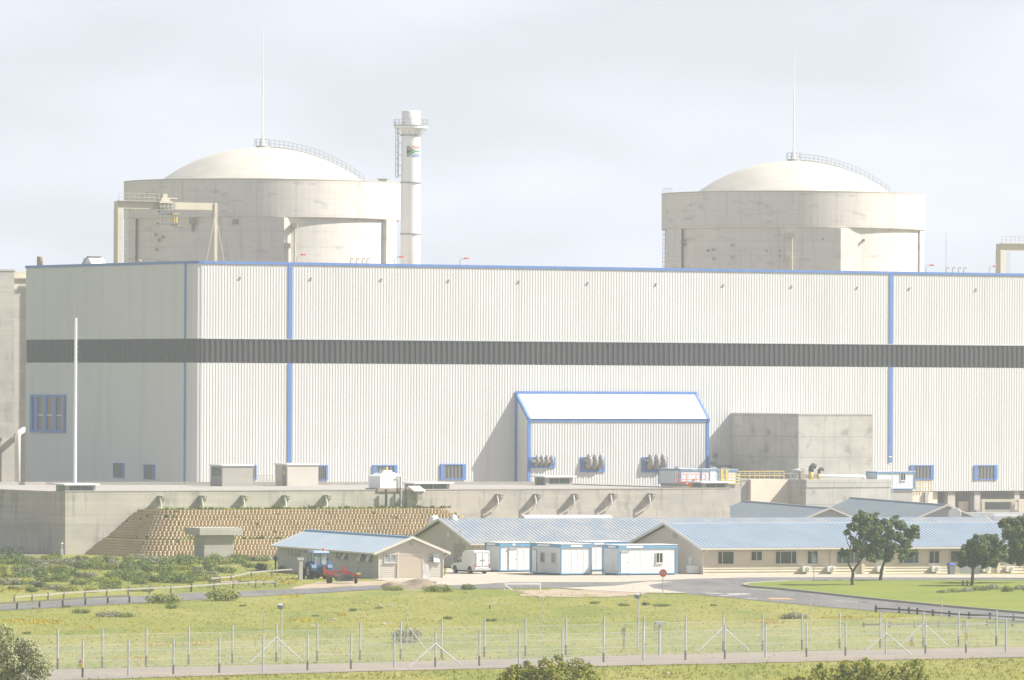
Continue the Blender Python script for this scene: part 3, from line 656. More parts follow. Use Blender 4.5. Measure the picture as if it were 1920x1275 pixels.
# painted flag, wrapped on the shell
def flagcol(s, t):      # s 0..1 hoist->fly, t 0..1 bottom->top
    y = t - .5; x = s * 1.5
    d = abs(y)
    e = .5 - x * (.5 / .75) if x < .75 else 0     # centre line of the Y
    band = abs(d - max(e, 0)) * (.83 if x < .75 else 1)
    if x < .75 and d < e:       # inside the fork: black triangle, gold edge, green
        q = (e - d) * .83
        return 'flag_green' if q < .10 else ('flag_gold' if q < .155 else 'flag_black')
    if band < .10: return 'flag_green'
    if band < .165: return 'flag_white'
    return 'flag_red' if y > 0 else 'flag_blue'
fm = ['flag_red', 'flag_green', 'flag_blue', 'flag_black', 'flag_gold', 'flag_white']
m = MB(); zf0, zf1 = cz(294), cz(273.5); a0, a1 = math.asin((761 - 768.5) / 18.2), math.asin((785.8 - 768.5) / 18.2)
NS, NT = 54, 40
for i in range(NS):
    for j in range(NT):
        A0, A1 = a0 + (a1 - a0) * i / NS, a0 + (a1 - a0) * (i + 1) / NS; Z0, Z1 = zf0 + (zf1 - zf0) * j / NT, zf0 + (zf1 - zf0) * (j + 1) / NT
        m.cm = fm.index(flagcol((i + .5) / NS, (j + .5) / NT)); q = 1.505
        m.add([(q * math.sin(A0), -q * math.cos(A0), Z0), (q * math.sin(A1), -q * math.cos(A1), Z0), (q * math.sin(A1), -q * math.cos(A1), Z1), (q * math.sin(A0), -q * math.cos(A0), Z1)], [(0, 1, 2, 3)])
m.build('flag', fm, Ch.o)

# ------------------------------------------------------------------ gantry cranes
def gantry(px0, py0, Y, label, L_=15.8):
    P = at(px0, py0, Y); h = P.z
    g_ = Frame('gantry_crane', label, 'crane', (P.x, Y, 0), 30, 'cream gantry cranes behind the hall')
    m = MB(); m.box(0, L_, 0, 1.1, h - 1.02, h); m.build('beam', 'crane_beige', g_.o)
    for x in (0.0, L_ - .9):
        m = MB(); m.box(x, x + .72, -.1, 1.2, 0, h - 1.02) if x == 0 else m.box(x + .45, x + .93, -.15, .6, 0, h + .02); m.build('leg', 'crane_beige', g_.o)
    m = MB()
    for s_ in (-1, 1): m.tube((L_ - .3, -.1, h - 1.5), (L_ - .3 + s_ * 2.2, -.1, h - 12), .07, n=6)
    m.build('stay', 'crane_beige', g_.o)
    m = MB(); m.box(-.1, 6.4, -.5, -.02, h + .02, h + .12); 
    for i in range(9): m.tube((-.05 + i * .8, -.48, h + .1), (-.05 + i * .8, -.48, h + 1.15), .035, n=5)
    for q in (.6, 1.13): m.tube((-.05, -.48, h + q), (6.4, -.48, h + q), .03, n=5)
    m.build('walkway', 'rail_tan', g_.o)
    m = MB(); m.box(6.2, 8.2, -.9, 2, h - .2, h + .15); m.box(6.6, 7.9, -.7, 1, h + .15, h + .6); m.box(6.9, 7.6, -.6, 1, h + .6, h + 1.15); m.box(6.3, 8.3, -1.0, -.5, h - .95, h - .3); m.tube((7.2, -.6, h + .55), (9.2, -.6, h + .5), .08, n=6); t_ = m.build('trolley', 'crane_beige', g_.o)
    m = MB()
    for x in (6.1, 6.7, 7.3, 7.9, 8.5): m.tube((x, -1.1, h - 1.4), (x, -1.1, h - .2), .06, n=5)
    for z in (h - 1.35, h - .8, h - .2): m.tube((6.1, -1.1, z), (8.5, -1.1, z), .05, n=5)
    for x in (6.0, 6.6, 7.3, 8.0, 8.7, 9.1): m.tube((x, -1.1, h - 3.1), (x, -1.1, h - 1.7), .04, n=5)
    m.box(5.95, 9.2, -1.3, -.4, h - 3.2, h - 3.02); m.box(6.1, 8.5, -1.3, -.4, h - 1.5, h - 1.3); m.tube((5.95, -1.1, h - 1.75), (9.2, -1.1, h - 1.75), .05, n=5)
    m.build('cage', 'rail_dark', t_)
    m = MB(); m.box(8.1, 9.3, -1.0, -.3, h - 1.9, h - 1.6); m.box(8.2, 9.3, -1.0, -.3, h - 3.4, h - 3.16); m.box(8.5, 9.1, -.9, -.4, h - 2.9, h - 2.1); m.build('hook_block', 'crane_yellow', t_)
    m = MB()
    for xx in (1.1, 1.5): m.tube((xx, -.2, h - 10), (xx, -.2, h - 1.2), .04, n=5)
    for i in range(14): m.tube((1.1, -.2, h - 10 + i * .65), (1.5, -.2, h - 10 + i * .65), .03, n=5)
    m.build('ladder', 'rail_tan', g_.o)
gantry(220.5, 377, 905, 'cream gantry crane standing in front of the left reactor drum')
gantry(1875.5, 457, 955, 'cream gantry crane cut by the right edge above the hall roof')
m = MB(); P = at(1774, 505, 960); q = at(1774, 434, 960); m.tube((P.x, P.y, 0), (q.x, q.y, q.z), .05, .03, n=5); tag(m.build('antenna_mast', 'rail_grey'), 'hair-thin mast rising above the roofline right of the right reactor', 'mast')
# ------------------------------------------------------------------ concrete basin building with its gravel deck
c0 = G(122, 1040)
B = Frame('basin_building', 'long low raw concrete building with a gravel roof in front of the hall', 'building', (c0.x, c0.y, 0), 30)
ztop = B.py(122, 922)[1]; BL = B.py(1368, 917)[0]; BD = B.py(700, 906, 0)[1]
# depth of the roof from where its far edge shows
def deck_y(px, py):
    a, b = _p(px, py); Y = (H - ztop) / b; return B.loc((a * Y, Y, ztop))
dB = 46.0; dL = 34.0
m = MB(); m.box(0, BL, 0, .45, 0, ztop); m.build('front_wall', 'basin_concrete', B.o)
m = MB(); m.box(0, .45, .45, dB, 0, ztop); m.build('end_wall', 'basin_concrete', B.o)
m = MB(); m.box(BL - .45, BL, .45, dL, 0, ztop); m.build('end_wall', 'basin_concrete', B.o)
yb = [deck_y(px, 908)[1] for px in (400, 700, 1000)]
far = [(.45, dB), (20, dB), (42, 40), (52, 38), (70, 36), (BL - .45, dL)]
m = MB(); m.prism([(.45, .45), (BL - .45, .45)] + list(reversed(far)), ztop - .4, ztop - .12); m.build('gravel_roof', 'gravel_deck', B.o)
m = MB()
for (p, q) in zip(far[:-1], far[1:]):
    m.prism([(p[0], p[1]), (q[0], q[1]), (q[0], q[1] + .35), (p[0], p[1] + .35)], 0, ztop + .22)
m.build('rear_parapet', 'concrete', B.o)
m = MB(); m.box(-.06, BL + .06, -.05, .5, ztop, ztop + .10); m.build('coping', 'concrete', B.o)
# the lower half of the right portion stands a little proud
xs_ = B.py(845, 955)[0]; zs = B.py(1100, 955)[1]
m = MB(); m.box(xs_, BL + .02, -.12, -.002, 0, zs); m.build('lower_ledge', 'basin_concrete', B.o)
# brackets with white spouts
for px in (296, 374, 452, 530, 607, 930, 1001, 1073, 1143, 1215):
    x, z = B.py(px, 923)
    m = MB(); m.extr([(x, 0, ztop - .55), (x, -1.05, ztop - .55), (x, -1.05, ztop - .78), (x, -.0, ztop - 1.5)], (.34, 0, 0)); m.box(x - .06, x + .4, -1.1, 0, ztop - .55, ztop - .45); o = m.build('bracket', 'concrete', B.o)
    x2 = B.py(px + (5 if px < 700 else 3), 930, -1.0)[0]
    m = MB(); m.path([(x2, -.9, ztop - .62), (x2 + .1, -.95, ztop - 1.2), (x2 + .1, -.95, ztop - 1.5), (x2, -.6, ztop - 1.9), (x2 - .06, -.25, ztop - 2.25)] if px > 700 else [(x2, -.9, ztop - .62), (x2 + .1, -.95, ztop - 1.2), (x2 + .12, -.95, ztop - 2.2)], .075, n=7); m.build('spout', 'white_paint', o)
# roof ventilators: concrete housings with a flat cap and dark glazed slots
def ventilator(px0, px1, yt, yb_, side_w, label, par=B):
    x0, z1 = par.py(px0 + 14, yt, 0.6); x1 = par.py(px1 - 5, yt, 0.6)[0]; z0 = ztop - .12
    h_ = max(.9, z1 - z0)
    V = Frame('roof_ventilator', label, 'ventilator', par.W(x0, .6, z0), 30, 'capped ventilators along the gravel roof')
    w = x1 - x0; m = MB(); m.box(0, w, 0, 2.4, 0, h_ - .12); m.build('housing', 'concrete', V.o)
    m = MB(); m.box(-.35, w + .35, -.35, 2.8, h_ - .12, h_ + .04); m.build('cap', 'white_paint', V.o)
    m = MB(); m.bm(front(0), w * .12, w * .50, .2, h_ - .2, 0, .03); m.build('pane', 'glass_green', V.o)
    m = MB(); m.bm(front(0), w * .53, w * .90, .2, h_ - .2, 0, .03); m.build('pane', 'glass_green', V.o)
    m = MB(); m.bm(leftside(0), .4, 2.0, .15, h_ - .2, 0, .03); m.build('side_pane', 'glass_green', V.o)
ventilator(110, 184, 908, 922, 14, 'flat capped ventilator on the left corner of the gravel roof')
ventilator(765, 848, 905, 922, 14, 'flat capped ventilator beside the grey wall box, mid roof')
V_ = None
def free_vent(px, Yl, yt, wd, label):
    x, _ = B.py(px, 900, Yl); z1 = B.py(px, yt, Yl)[1]; z0 = ztop - .12; h_ = z1 - z0
    V = Frame('roof_ventilator', label, 'ventilator', B.W(x, Yl, z0), 30, 'capped ventilators along the gravel roof')
    m = MB(); m.box(0, wd, 0, 2.4, 0, h_ - .12); m.build('housing', 'concrete', V.o)
    m = MB(); m.box(-.35, wd + .35, -.35, 2.8, h_ - .12, h_ + .04); m.build('cap', 'white_paint', V.o)
    for a, b_ in ((.14, .49), (.52, .87)):
        m = MB(); m.bm(front(0), wd * a, wd * b_, .2, h_ - .25, 0, .03); m.build('pane', 'glass_green', V.o)
    m = MB(); m.bm(leftside(0), .4, 2.0, .15, h_ - .2, 0, .03); m.build('side_pane', 'glass_green', V.o)
free_vent(1023, 30, 893, 3.6, 'flat capped ventilator in front of the annex wall')
free_vent(1318, 1.2, 903.5, 3.3, 'flat capped ventilator on the right corner of the gravel roof')
# two huts on the deck
def hut(px0, pxc, px1, yt, dark, label):
    Yl = 33.0
    x0, z1 = B.py(pxc, yt, Yl); x1 = B.py(px1, yt, Yl)[0]; z0 = ztop - .12; h_ = z1 - z0; w = x1 - x0
    V = Frame('roof_hut', label, 'hut', B.W(x0, Yl, z0), 30, 'concrete huts on the gravel roof')
    dp = 2.9; m = MB(); m.box(0, w, 0, dp, 0, h_ - .1); m.build('walls', 'concrete' if dark else 'shed_wall', V.o)
    m = MB(); m.box(-.12, w + .12, -.12, dp + .15, h_ - .1, h_ + .06); m.build('cap', 'white_paint', V.o)
    if dark: m = MB(); m.bm(leftside(0), .5, 2.5, h_ * .50, h_ - .3, 0, .04); m.build('pane', 'glass_green', V.o)
    else:
        m = MB(); m.bm(leftside(0), .3, 1.2, .05, h_ - .25, 0, .04); m.build('door', 'louvre_brown', V.o)
        m = MB(); m.bm(leftside(0), .5, .9, h_ * .5, h_ * .7, .04, .07); m.build('notice', 'crane_yellow', V.o)
hut(395, 417, 474, 872, True, 'concrete hut with a dark side window on the gravel roof, left of the blue strip')
hut(517, 539, 597, 870, False, 'concrete hut with a brown side door on the gravel roof, under the blue strip')
m = MB()
for i in range(8):
    x, _ = B.py(482 + i * 5, 895, 33); m.tube((x, 33, ztop), (x, 33, ztop + 1.1), .03, n=5)
xa_, xb_ = B.py(482, 895, 33)[0], B.py(517, 895, 33)[0]
for q in (.55, 1.08): m.tube((xa_, 33, ztop + q), (xb_, 33, ztop + q), .03, n=5)
m.build('roof_railing', 'rail_tan', B.o)
# wall box with shadow, pilaster
x, z = B.py(785, 917, -.9)
m = MB(); px_ = B.py(761, 930)[0]; m.box(px_, px_ + 1.25, -.35, -.0, 0, ztop + .35); m.build('pilaster', 'concrete', B.o)
m = MB(); x0_, z0_ = B.py(782, 937, -1.1); x1_ = B.py(794, 920, -1.1)[0]; zt2 = B.py(788, 921, -1.1)[1]
m.box(x0_, x1_ + .05, -1.1, -.1, z0_, zt2); o = m.build('equipment_box', 'grey_wall', B.o)
q = MB(); q.hexa([(x0_ - .5, -1.3, zt2 + .0), (x1_ + .15, -1.3, zt2), (x1_ + .15, 0, zt2 + .1), (x0_ - .5, 0, zt2 + .1), (x0_ - .5, -1.25, zt2 + .12), (x1_ + .15, -1.25, zt2 + .12), (x1_ + .15, 0, zt2 + .55), (x0_ - .5, 0, zt2 + .55)]); q.build('hood', 'beige_light', o)
q = MB(); q.box(x0_ + .1, x1_ - .1, -1.14, -1.1, z0_ + .1, z0_ + .55); q.build('label_plate', 'louvre_brown', o)
q = MB(); q.tube((x0_ + .3, -.2, 4), (x0_ + .3, -.2, z0_), .1, n=6); q.tube((x0_ + .6, -.25, 4.3), (x0_ + 4.5, -.25, 4.3), .12, n=6); q.build('conduit', 'rail_grey', B.o)

# white water tank on a stand
tx, tz0 = B.py(713, 915.5, -.15); tx1 = B.py(753, 900, -.15)[0]; tz1 = B.py(735, 893, -.15)[1]
Tk = Frame('water_tank', 'white covered tank on a brown stand above the block bank', 'tank', B.W(tx, -.15, 0), 30)
w = tx1 - tx; dpt = 1.6
m = MB(); m.box(.0, w, 0, dpt * 1.6, tz0, tz1); m.build('tank_body', 'white_bright', Tk.o)
m = MB(); m.hexa([(-.05, -.05, tz1), (w + .05, -.05, tz1), (w + .05, dpt * 1.6 + .05, tz1), (-.05, dpt * 1.6 + .05, tz1), (.7, .6, tz1 + .42), (w - .7, .6, tz1 + .42), (w - .7, dpt * 1.2, tz1 + .42), (.7, dpt * 1.2, tz1 + .42)]); m.box(.8, w - .75, .7, 1.7, tz1 + .42, tz1 + .62); m.build('lid', 'white_bright', Tk.o)
m = MB(); m.rev([(.13, tz1 + .6), (.13, tz1 + 1.0)], 8, (w * .55, 1.2)); m.build('breather', 'crane_yellow', Tk.o)
m = MB(); m.box(-.3, w + .9, .0, dpt * 1.7, tz0 - .35, tz0 - .003); m.build('stand_platform', 'louvre_brown', Tk.o)
m = MB(); m.tube((.55, -.35, 4.4), (.55, -.35, tz0 - .1), .16, n=8); m.build('stand_leg', 'deck_green', Tk.o)
m = MB(); m.tube((w - .25, -.35, 4.4), (w - .25, -.35, tz0 - .1), .1, n=8); m.build('stand_leg', 'galv', Tk.o)
m = MB(); m.path([(w - .25, -.14, 4.4), (w - .25, -.14, tz1 - .1), (w - .7, -.14, tz1 - .08)], .07, n=6); m.build('outlet_pipe', 'duct_dark', Tk.o)
m = MB(); m.path([(w + .6, .5, tz0 - .3), (w + .6, .3, 4.9), (w + 1.2, .3, 4.8), (w + 1.25, .3, tz0 - .8)], .05, n=6); m.build('hose', 'duct_dark', Tk.o)

# white pole with rungs rising behind the deck corner
P = at(140.5, 908, 712); q = at(140.5, 596, 712)
Pm = Frame('white_mast', 'tall slim white mast with climbing rungs before the shaded hall end', 'mast', (P.x, 712, 0), 0)
m = MB(); m.tube((0, 0, 0), (0, 0, q.z), .20, .15, n=10); m.build('pole', 'white_bright', Pm.o)
m = MB(); z = 7.5
while z < q.z - .5:
    m.tube((.0, -.02, z), (.30, -.05, z), .03, n=5); z += .55
m.build('rung', 'white_paint', Pm.o); tag(Pm.o.children[-1], kind='stuff')
m = MB(); m.tube((-.1, 0, q.z), (-.1, 0, q.z + 1.6), .025, n=5); m.build('tip_rod', 'rail_grey', Pm.o)

# ------------------------------------------------------------------ planted concrete-block embankment
Em = Frame('block_embankment', 'terraced bank of tan scalloped retaining blocks against the concrete wall', 'retaining wall', (c0.x, c0.y, 0), 30)
def course(uL0, v, uR, rad):
    """plan path from the wall round the left corner, along the front, back to the wall"""
    pts = [(uL0, -.2)]
    uC = uL0 + .2
    for q in range(0, 91, 15): pts.append((uC + rad - rad * math.cos(R(q)), -v + rad - rad * math.sin(R(q)) ))
    for q in range(0, 91, 15): pts.append((uR - rad + rad * math.sin(R(q)), -v + rad - rad * math.cos(R(q))))
    pts.append((uR + .1, -.2)); return [Vector((x, y)) for x, y in pts]
def tier(i0, i1, z0, dz, uLa, uLb, va, vb, ura, urb, name, slope_mat):
    m = MB(); s = MB(); n = i1 - i0; prevp = None
    for i in range(n):
        t = i / n; path = course(uLa + (uLb - uLa) * t, va + (vb - va) * t, ura + (urb - ura) * t, 3.0); z = z0 + i * dz
        s.prism([tuple(p) for p in path], z - .02 if i else z, z + dz * .93)
        L_ = [0]
        for a, b in zip(path[:-1], path[1:]): L_.append(L_[-1] + (b - a).length)
        def P(d):
            for k in range(len(path) - 1):
                if d <= L_[k + 1]:
                    f = (d - L_[k]) / (L_[k + 1] - L_[k]); p = path[k].lerp(path[k + 1], f); tt = (path[k + 1] - path[k]).normalized(); return p, Vector((tt.y, -tt.x))
            tt = (path[-1] - path[-2]).normalized(); return path[-1], Vector((tt.y, -tt.x))
        bw = .42; off = (i % 2) * bw * .22; d = .1 + off; j = 0
        while d + bw < L_[-1]:
            if random.random() > .985: d += bw; continue
            p0, n0 = P(d); p1, n1 = P(d + bw * .9); nn = n0; e = random.uniform(-.015, .015)
            q0 = p0 + nn * (.02 + e); q1 = p0.lerp(p1, .36) + nn * (.19 + e); q2 = p0.lerp(p1, .62) + nn * (.19 + e); q3 = p1 + nn * (.02 + e)
            b0 = p0 - nn * .25; b1 = p1 - nn * .25
            m.prism([tuple(b0), tuple(q0), tuple(q1), tuple(q2), tuple(q3), tuple(b1)], z, z + dz * .9); d += bw
    tr = s.build(name, slope_mat, Em.o); m.build('block_facing', 'block_tan', tr); return tr
ze_top = 4.75
tier(0, 7, -.1, .262, 2.2, 4.6, 13.6, 10.8, 51, 48.5, 'lower_tier', 'soil')
tier(0, 11, 1.78, .265, 5.0, 8.6, 9.8, 5.2, 47.5, 43, 'upper_tier', 'soil')
m = MB(); m.prism([(9.2, -.02), (9.6, -4.7), (42.4, -4.8), (42.6, -.02)], 4.6, 4.76); m.build('grass_top', 'lawn', Em.o)
m = MB(); m.prism([(4.6, -.3), (5.2, -9), (8, -10.7), (48, -10.7), (48, -.3)], 1.70, 1.80); m.build('berm', 'lawn', Em.o)

# umbrella-roofed concrete kiosk
U0 = G(383, 1049)
K = Frame('concrete_kiosk', 'small bare concrete block with an overhanging slab roof among the scrub', 'kiosk', (U0.x, U0.y, 0), 28)
w = K.py(438, 1030)[0]; zr_ = K.py(410, 1003)[1]; zs_ = K.py(410, 989.5)[1]
m = MB(); m.box(0, w, 0, 2.3, 0, zr_); m.build('body', 'concrete', K.o)
m = MB(); m.box(-.75, w + .75, -.5, 3.1, zr_, zs_); m.build('roof_slab', 'concrete', K.o)

# ------------------------------------------------------------------ long buildings
def planks(f, a0, a1, z0, z1, per=.2, top=None, mname='beige_wall', parent=None, name='siding', dp=.03):
    m = MB(); z = z0
    while z < z1 - .01:
        zz = min(z + per, z1); A0, A1, B0, B1 = a0, a1, a0, a1
        if top: A0, A1 = top(z); B0, B1 = top(zz)
        m.add([f(A0, z, dp), f(A1, z, dp), f(B1, zz, .003), f(B0, zz, .003), f(A0, z, 0), f(A1, z, 0)], [(0, 1, 2, 3), (5, 1, 0, 4)]); z = zz
    return m.build(name, mname, parent)
def house(name, label, cat, loc, rot, L_, Wd, he, hr, over, roofm, wallm, rib=.33, ribd=.03, ridge='ridge_blue', hip=None, sunlit_dado=None, gover=.5):
    h = Frame(name, label, cat, loc, rot); h.L, h.Wd, h.he, h.hr = L_, Wd, he, hr
    m = MB(); m.box(0, L_, 0, Wd, 0, he - .02)
    m.prism([], 0, 0) if False else None
    m.extr([(0, 0, he - .02), (0, Wd, he - .02), (0, Wd / 2, hr - .12)], (L_, 0, 0)); m.build('walls', wallm, h.o)
    planks(front(0), 0, L_, sunlit_dado or 0, he, mname=wallm, parent=h.o)
    if sunlit_dado: planks(front(0), 0, L_, 0, sunlit_dado, .27, mname='beige_light', parent=h.o, name='sunlit_dado', dp=.07)  # lower boards get a paler beige: sunlight below the eave shadow, painted in
    def gt(z):
        if z <= he: return (0, Wd)
        q = (z - he) / (hr - .12 - he) * Wd / 2; return (q, Wd - q)
    for f in (leftside(0), rightside(L_)): planks(f, 0, Wd, 0, hr - .14, mname=wallm, parent=h.o, top=gt, name='gable_siding')
    sl = (hr - he) / (Wd / 2); ze_ = he - over * sl + .08; zr = hr + .08
    m = MB()
    m.ribbed((-gover, -over, ze_), (L_ + gover, -over, ze_), (-gover, Wd / 2, zr), rib, ribd, (0, -sl, 1), flat=.35)
    m.ribbed((L_ + gover, Wd + over, ze_), (-gover, Wd + over, ze_), (L_ + gover, Wd / 2, zr), rib, ribd, (0, sl, 1), flat=.35)
    # underside
    m.add([(-gover, -over, ze_ - .04), (L_ + gover, -over, ze_ - .04), (L_ + gover, Wd / 2, zr - .04), (-gover, Wd / 2, zr - .04), (L_ + gover, Wd + over, ze_ - .04), (-gover, Wd + over, ze_ - .04)], [(0, 1, 2, 3), (3, 2, 4, 5)])
    rf = m.build('roof', roofm, h.o)
    m = MB(); m.box(-gover, L_ + gover, -over - .1, -over - .002, ze_ - .14, ze_ + .02); m.build('gutter', 'fascia', rf)
    m = MB()
    for X in (-gover - .04, L_ + gover - .02):
        m = MB()
        m.hexa([(X, -over, ze_ - .18), (X + .06, -over, ze_ - .18), (X + .06, Wd / 2, zr - .18), (X, Wd / 2, zr - .18), (X, -over, ze_ + .06), (X + .06, -over, ze_ + .06), (X + .06, Wd / 2, zr + .06), (X, Wd / 2, zr + .06)])
        m.hexa([(X, Wd / 2, zr - .18), (X + .06, Wd / 2, zr - .18), (X + .06, Wd + over, ze_ - .18), (X, Wd + over, ze_ - .18), (X, Wd / 2, zr + .06), (X + .06, Wd / 2, zr + .06), (X + .06, Wd + over, ze_ + .06), (X, Wd + over, ze_ + .06)])
        m.build('bargeboard', 'fascia', rf)
    m = MB(); m.hexa([(-gover, Wd / 2 - .3, zr - .3 * sl), (L_ + gover, Wd / 2 - .3, zr - .3 * sl), (L_ + gover, Wd / 2 + .3, zr - .3 * sl), (-gover, Wd / 2 + .3, zr - .3 * sl), (-gover, Wd / 2 - .28, zr + .02), (L_ + gover, Wd / 2 - .28, zr + .02), (L_ + gover, Wd / 2 + .28, zr + .02), (-gover, Wd / 2 + .28, zr + .02)])
    m.build('ridge_cap', ridge, rf)
    return h
# front office block at the right
c1 = G(1318, 1077.5)
H1 = house('office_building', 'long beige boarded office with blue ribbed roof behind the lawn trees', 'office', (c1.x, c1.y, 0), 20, 46, 18.0, 2.55, 4.62, .55, 'roof_blue', 'beige_wall', rib=.42, ribd=.045, sunlit_dado=.88)
for (x0, x1, y0, y1, sp, gm) in ((1345, 1376, 1033.5, 1058, (.30,), 'glass'), (1407.5, 1429, 1033, 1051.5, (.5,), 'glass'), (1453, 1493.5, 1033, 1057.5, (.25, .75), 'glass'), (1513, 1533.5, 1032.5, 1057.5, (.45,), 'glass'),
                           (1568, 1612, 1033, 1056.5, (.25, .75), 'glass_green'), (1684, 1722.5, 1032.5, 1056.5, (.25, .75), 'glass_green'), (1741, 1761.5, 1032.5, 1056.5, (.5,), 'glass'), (1868, 1886, 1032, 1055, (.5,), 'glass_green')):
    a0, a1, z0, z1 = H1.rect(x0, x1, y0, y1); window(H1.o, front(0), a0, a1, z0, z1, sp, 'frame_white', gm, d=.03)
a0, a1, z0, z1 = H1.rect(1780, 1792, 1033, 1075); m = MB(); m.bm(front(0), a0, a0 + 1.05, .05, 2.25, 0, .07); dr = m.build('door', 'frame_tan', H1.o)
m = MB(); m.bm(front(0), a0 + .15, a0 + .9, 1.1, 2.1, .07, .09); m.build('door_pane', 'glass', dr)
m = MB(); m.bm(front(0), a0 + 1.1, a0 + 2.6, 0, 2.3, .0, .075); m.build('porch_recess', 'rail_grey', H1.o)
for px in (1511, 1557.5, 1651, 1753.5, 1849, 1893):
    a, z = H1.py(px, 1067, -.35); m = MB(); m.box(a - .38, a + .38, -.55, -.10, z - .25, z + .27); o = m.build('air_conditioner', 'white_paint', H1.o)
    q = MB(); q.rev([(.2, 0), (.2, .02)], 14); 
    q.v = [(a + .08 + vx, -.56 - vz, z + vy) for vx, vy, vz in q.v]; q.build('fan_grille', 'rail_tan', o)
for px in (1618, 1872): 
    a, _ = H1.py(px, 1060, -.2); m = MB(); m.box(a - .15, a + .15, -.25, 0, 0, .95); m.build('pier', 'beige_light', H1.o)
for px, kx in ((1318.5, 0), (1556.5, 0)):
    a, _ = H1.py(px, 1060, -.1); m = MB(); m.path([(a, -.08, 0), (a, -.08, 2.05), (a + (.3 if px < 1400 else 0), -.5, 2.35), (a + (.3 if px < 1400 else 0), -.6, 2.42)], .05, n=6); m.build('downpipe', 'fascia' if px < 1400 else 'rail_tan', H1.o)
f = leftside(0); 
a, z = H1.px(1287, 1060, 0); m = MB(); m.bm(f, a - 1.2, a + 1.2, .05, 2.2, 0, .06); m.build('side_door', 'beige_wall', H1.o)
a, z = H1.px(1298, 1067, -.4); m = MB(); m.box(-.75, -.05, a - .9, a + .6, z - .35, z + .35); o = m.build('air_conditioner', 'white_paint', H1.o)
a, z = H1.px(1293.5, 1051, -.1); m = MB(); m.box(-.12, -.0, a - .3, a + .3, z - .35, z + .35); m.build('meter_box', 'white_paint', H1.o)
a, z = H1.px(1265.5, 1003, 0); m = MB(); m.bm(f, a - .45, a + .45, z - .3, z + .3, 0, .08); m.build('gable_vent', 'frame_tan', H1.o)
# rear office block
c2 = at(888, 1019, 622)
H2 = house('office_building', 'long beige office with worn blue-grey roof behind the white cabins', 'office', (c2.x, 622, 0), 20, 58, 18.0, 2.45, 4.55, .5, 'roof_blue_worn', 'beige_wall', rib=.42, ribd=.045, ridge='roof_blue')
a, z = H2.px(862, 1060, 0); m = MB(); m.bm(leftside(0), a - 1.6, a + 1.6, .05, 2.3, 0, .06); m.build('side_door', 'frame_tan', H2.o)
a, z = H2.px(843, 1002, 0); m = MB(); m.bm(leftside(0), a - .3, a + .3, z - .25, z + .25, 0, .15); m.build('gable_lamp', 'white_paint', H2.o)
m = MB(); a, _ = H2.px(864, 1030, 0); m.bm(leftside(0), a - .12, a + .12, 0, 3.6, 0, .05); m.build('cover_strip', 'frame_tan', H2.o)
a, _ = H2.py(896, 1030, -.1); m = MB(); m.path([(a, -.08, 0), (a, -.08, 1.9), (a + .3, -.45, 2.2), (a + .3, -.5, 2.3)], .05, n=6); m.build('downpipe', 'fascia', H2.o)
m = MB(); a, z = H2.py(835, 978, 9); m.ball((1.0, 8.6, z + .2), .35, .25, .5); m.build('ridge_lamp', 'white_paint', H2.o, True)
# garage shed with gable toward the road
cs = G(708.5, 1085.2)
th = R(-68); vx, vy = math.cos(th), math.sin(th); SL = 27.0
S = house('garage_shed', 'small grey-beige garage with pale blue roof and roller door beside the tractor', 'garage', (cs.x - vx * SL, cs.y - vy * SL, 0), -68, SL, 6.45, 2.5, 3.78, .55, 'roof_shed_blue', 'shed_wall', rib=.8, ribd=.02, ridge='blue_band', gover=.45)
fr = rightside(SL)
def SX(px, py, d=0): return S.px(px, py, SL + d)
def srect(x0, x1, y0, y1):
    cx, cy = (x0 + x1) / 2, (y0 + y1) / 2
    return SX(x0, cy)[0], SX(x1, cy)[0], SX(cx, y1)[1], SX(cx, y0)[1]
a0, a1, z0, z1 = srect(746, 791.5, 1039.5, 1084.5); m = MB(); m.bm(fr, a0, a1, .02, z1, .03, .06); gd = m.build('roller_door', 'garage_door', S.o)
q = MB(); z = .1
while z < z1 - .05: q.bm(fr, a0 + .02, a1 - .02, z, z + .07, .06, .078); z += .115
q.build('slats', 'garage_door', gd)
q = MB(); q.bm(fr, a0 - .08, a0, 0, z1 + .08, .03, .11); q.bm(fr, a1, a1 + .08, 0, z1 + .08, .03, .11); q.bm(fr, a0, a1, z1, z1 + .08, .03, .11); q.build('door_frame', 'fascia', gd)
a0, a1, z0, z1 = srect(720, 742, 1039, 1055); window(S.o, fr, a0, a1, z0, z1, (.5,), 'frame_white', 'glass_pale', d=.03)
a0, a1, z0, z1 = srect(809, 821, 1038, 1054); window(S.o, fr, a0 - .3, a1, z0, z1, (), 'frame_tan', 'glass_pale', d=.03)
m = MB(); m.hexa([fr(a0 + .1, z0, .35), fr(a1 + .05, z0, .35), fr(a1 + .05, z0, .39), fr(a0 + .1, z0, .39), fr(a0 + .1, z1, .05), fr(a1 + .05, z1, .05), fr(a1 + .05, z1, .09), fr(a0 + .1, z1, .09)]); m.build('open_casement', 'cabin_white', S.o)
a0, a1, z0, z1 = srect(768, 773.5, 1016, 1023); m = MB(); m.bm(fr, a0, a1, z0, z1, .03, .08); m.build('gable_vent', 'frame_tan', S.o)
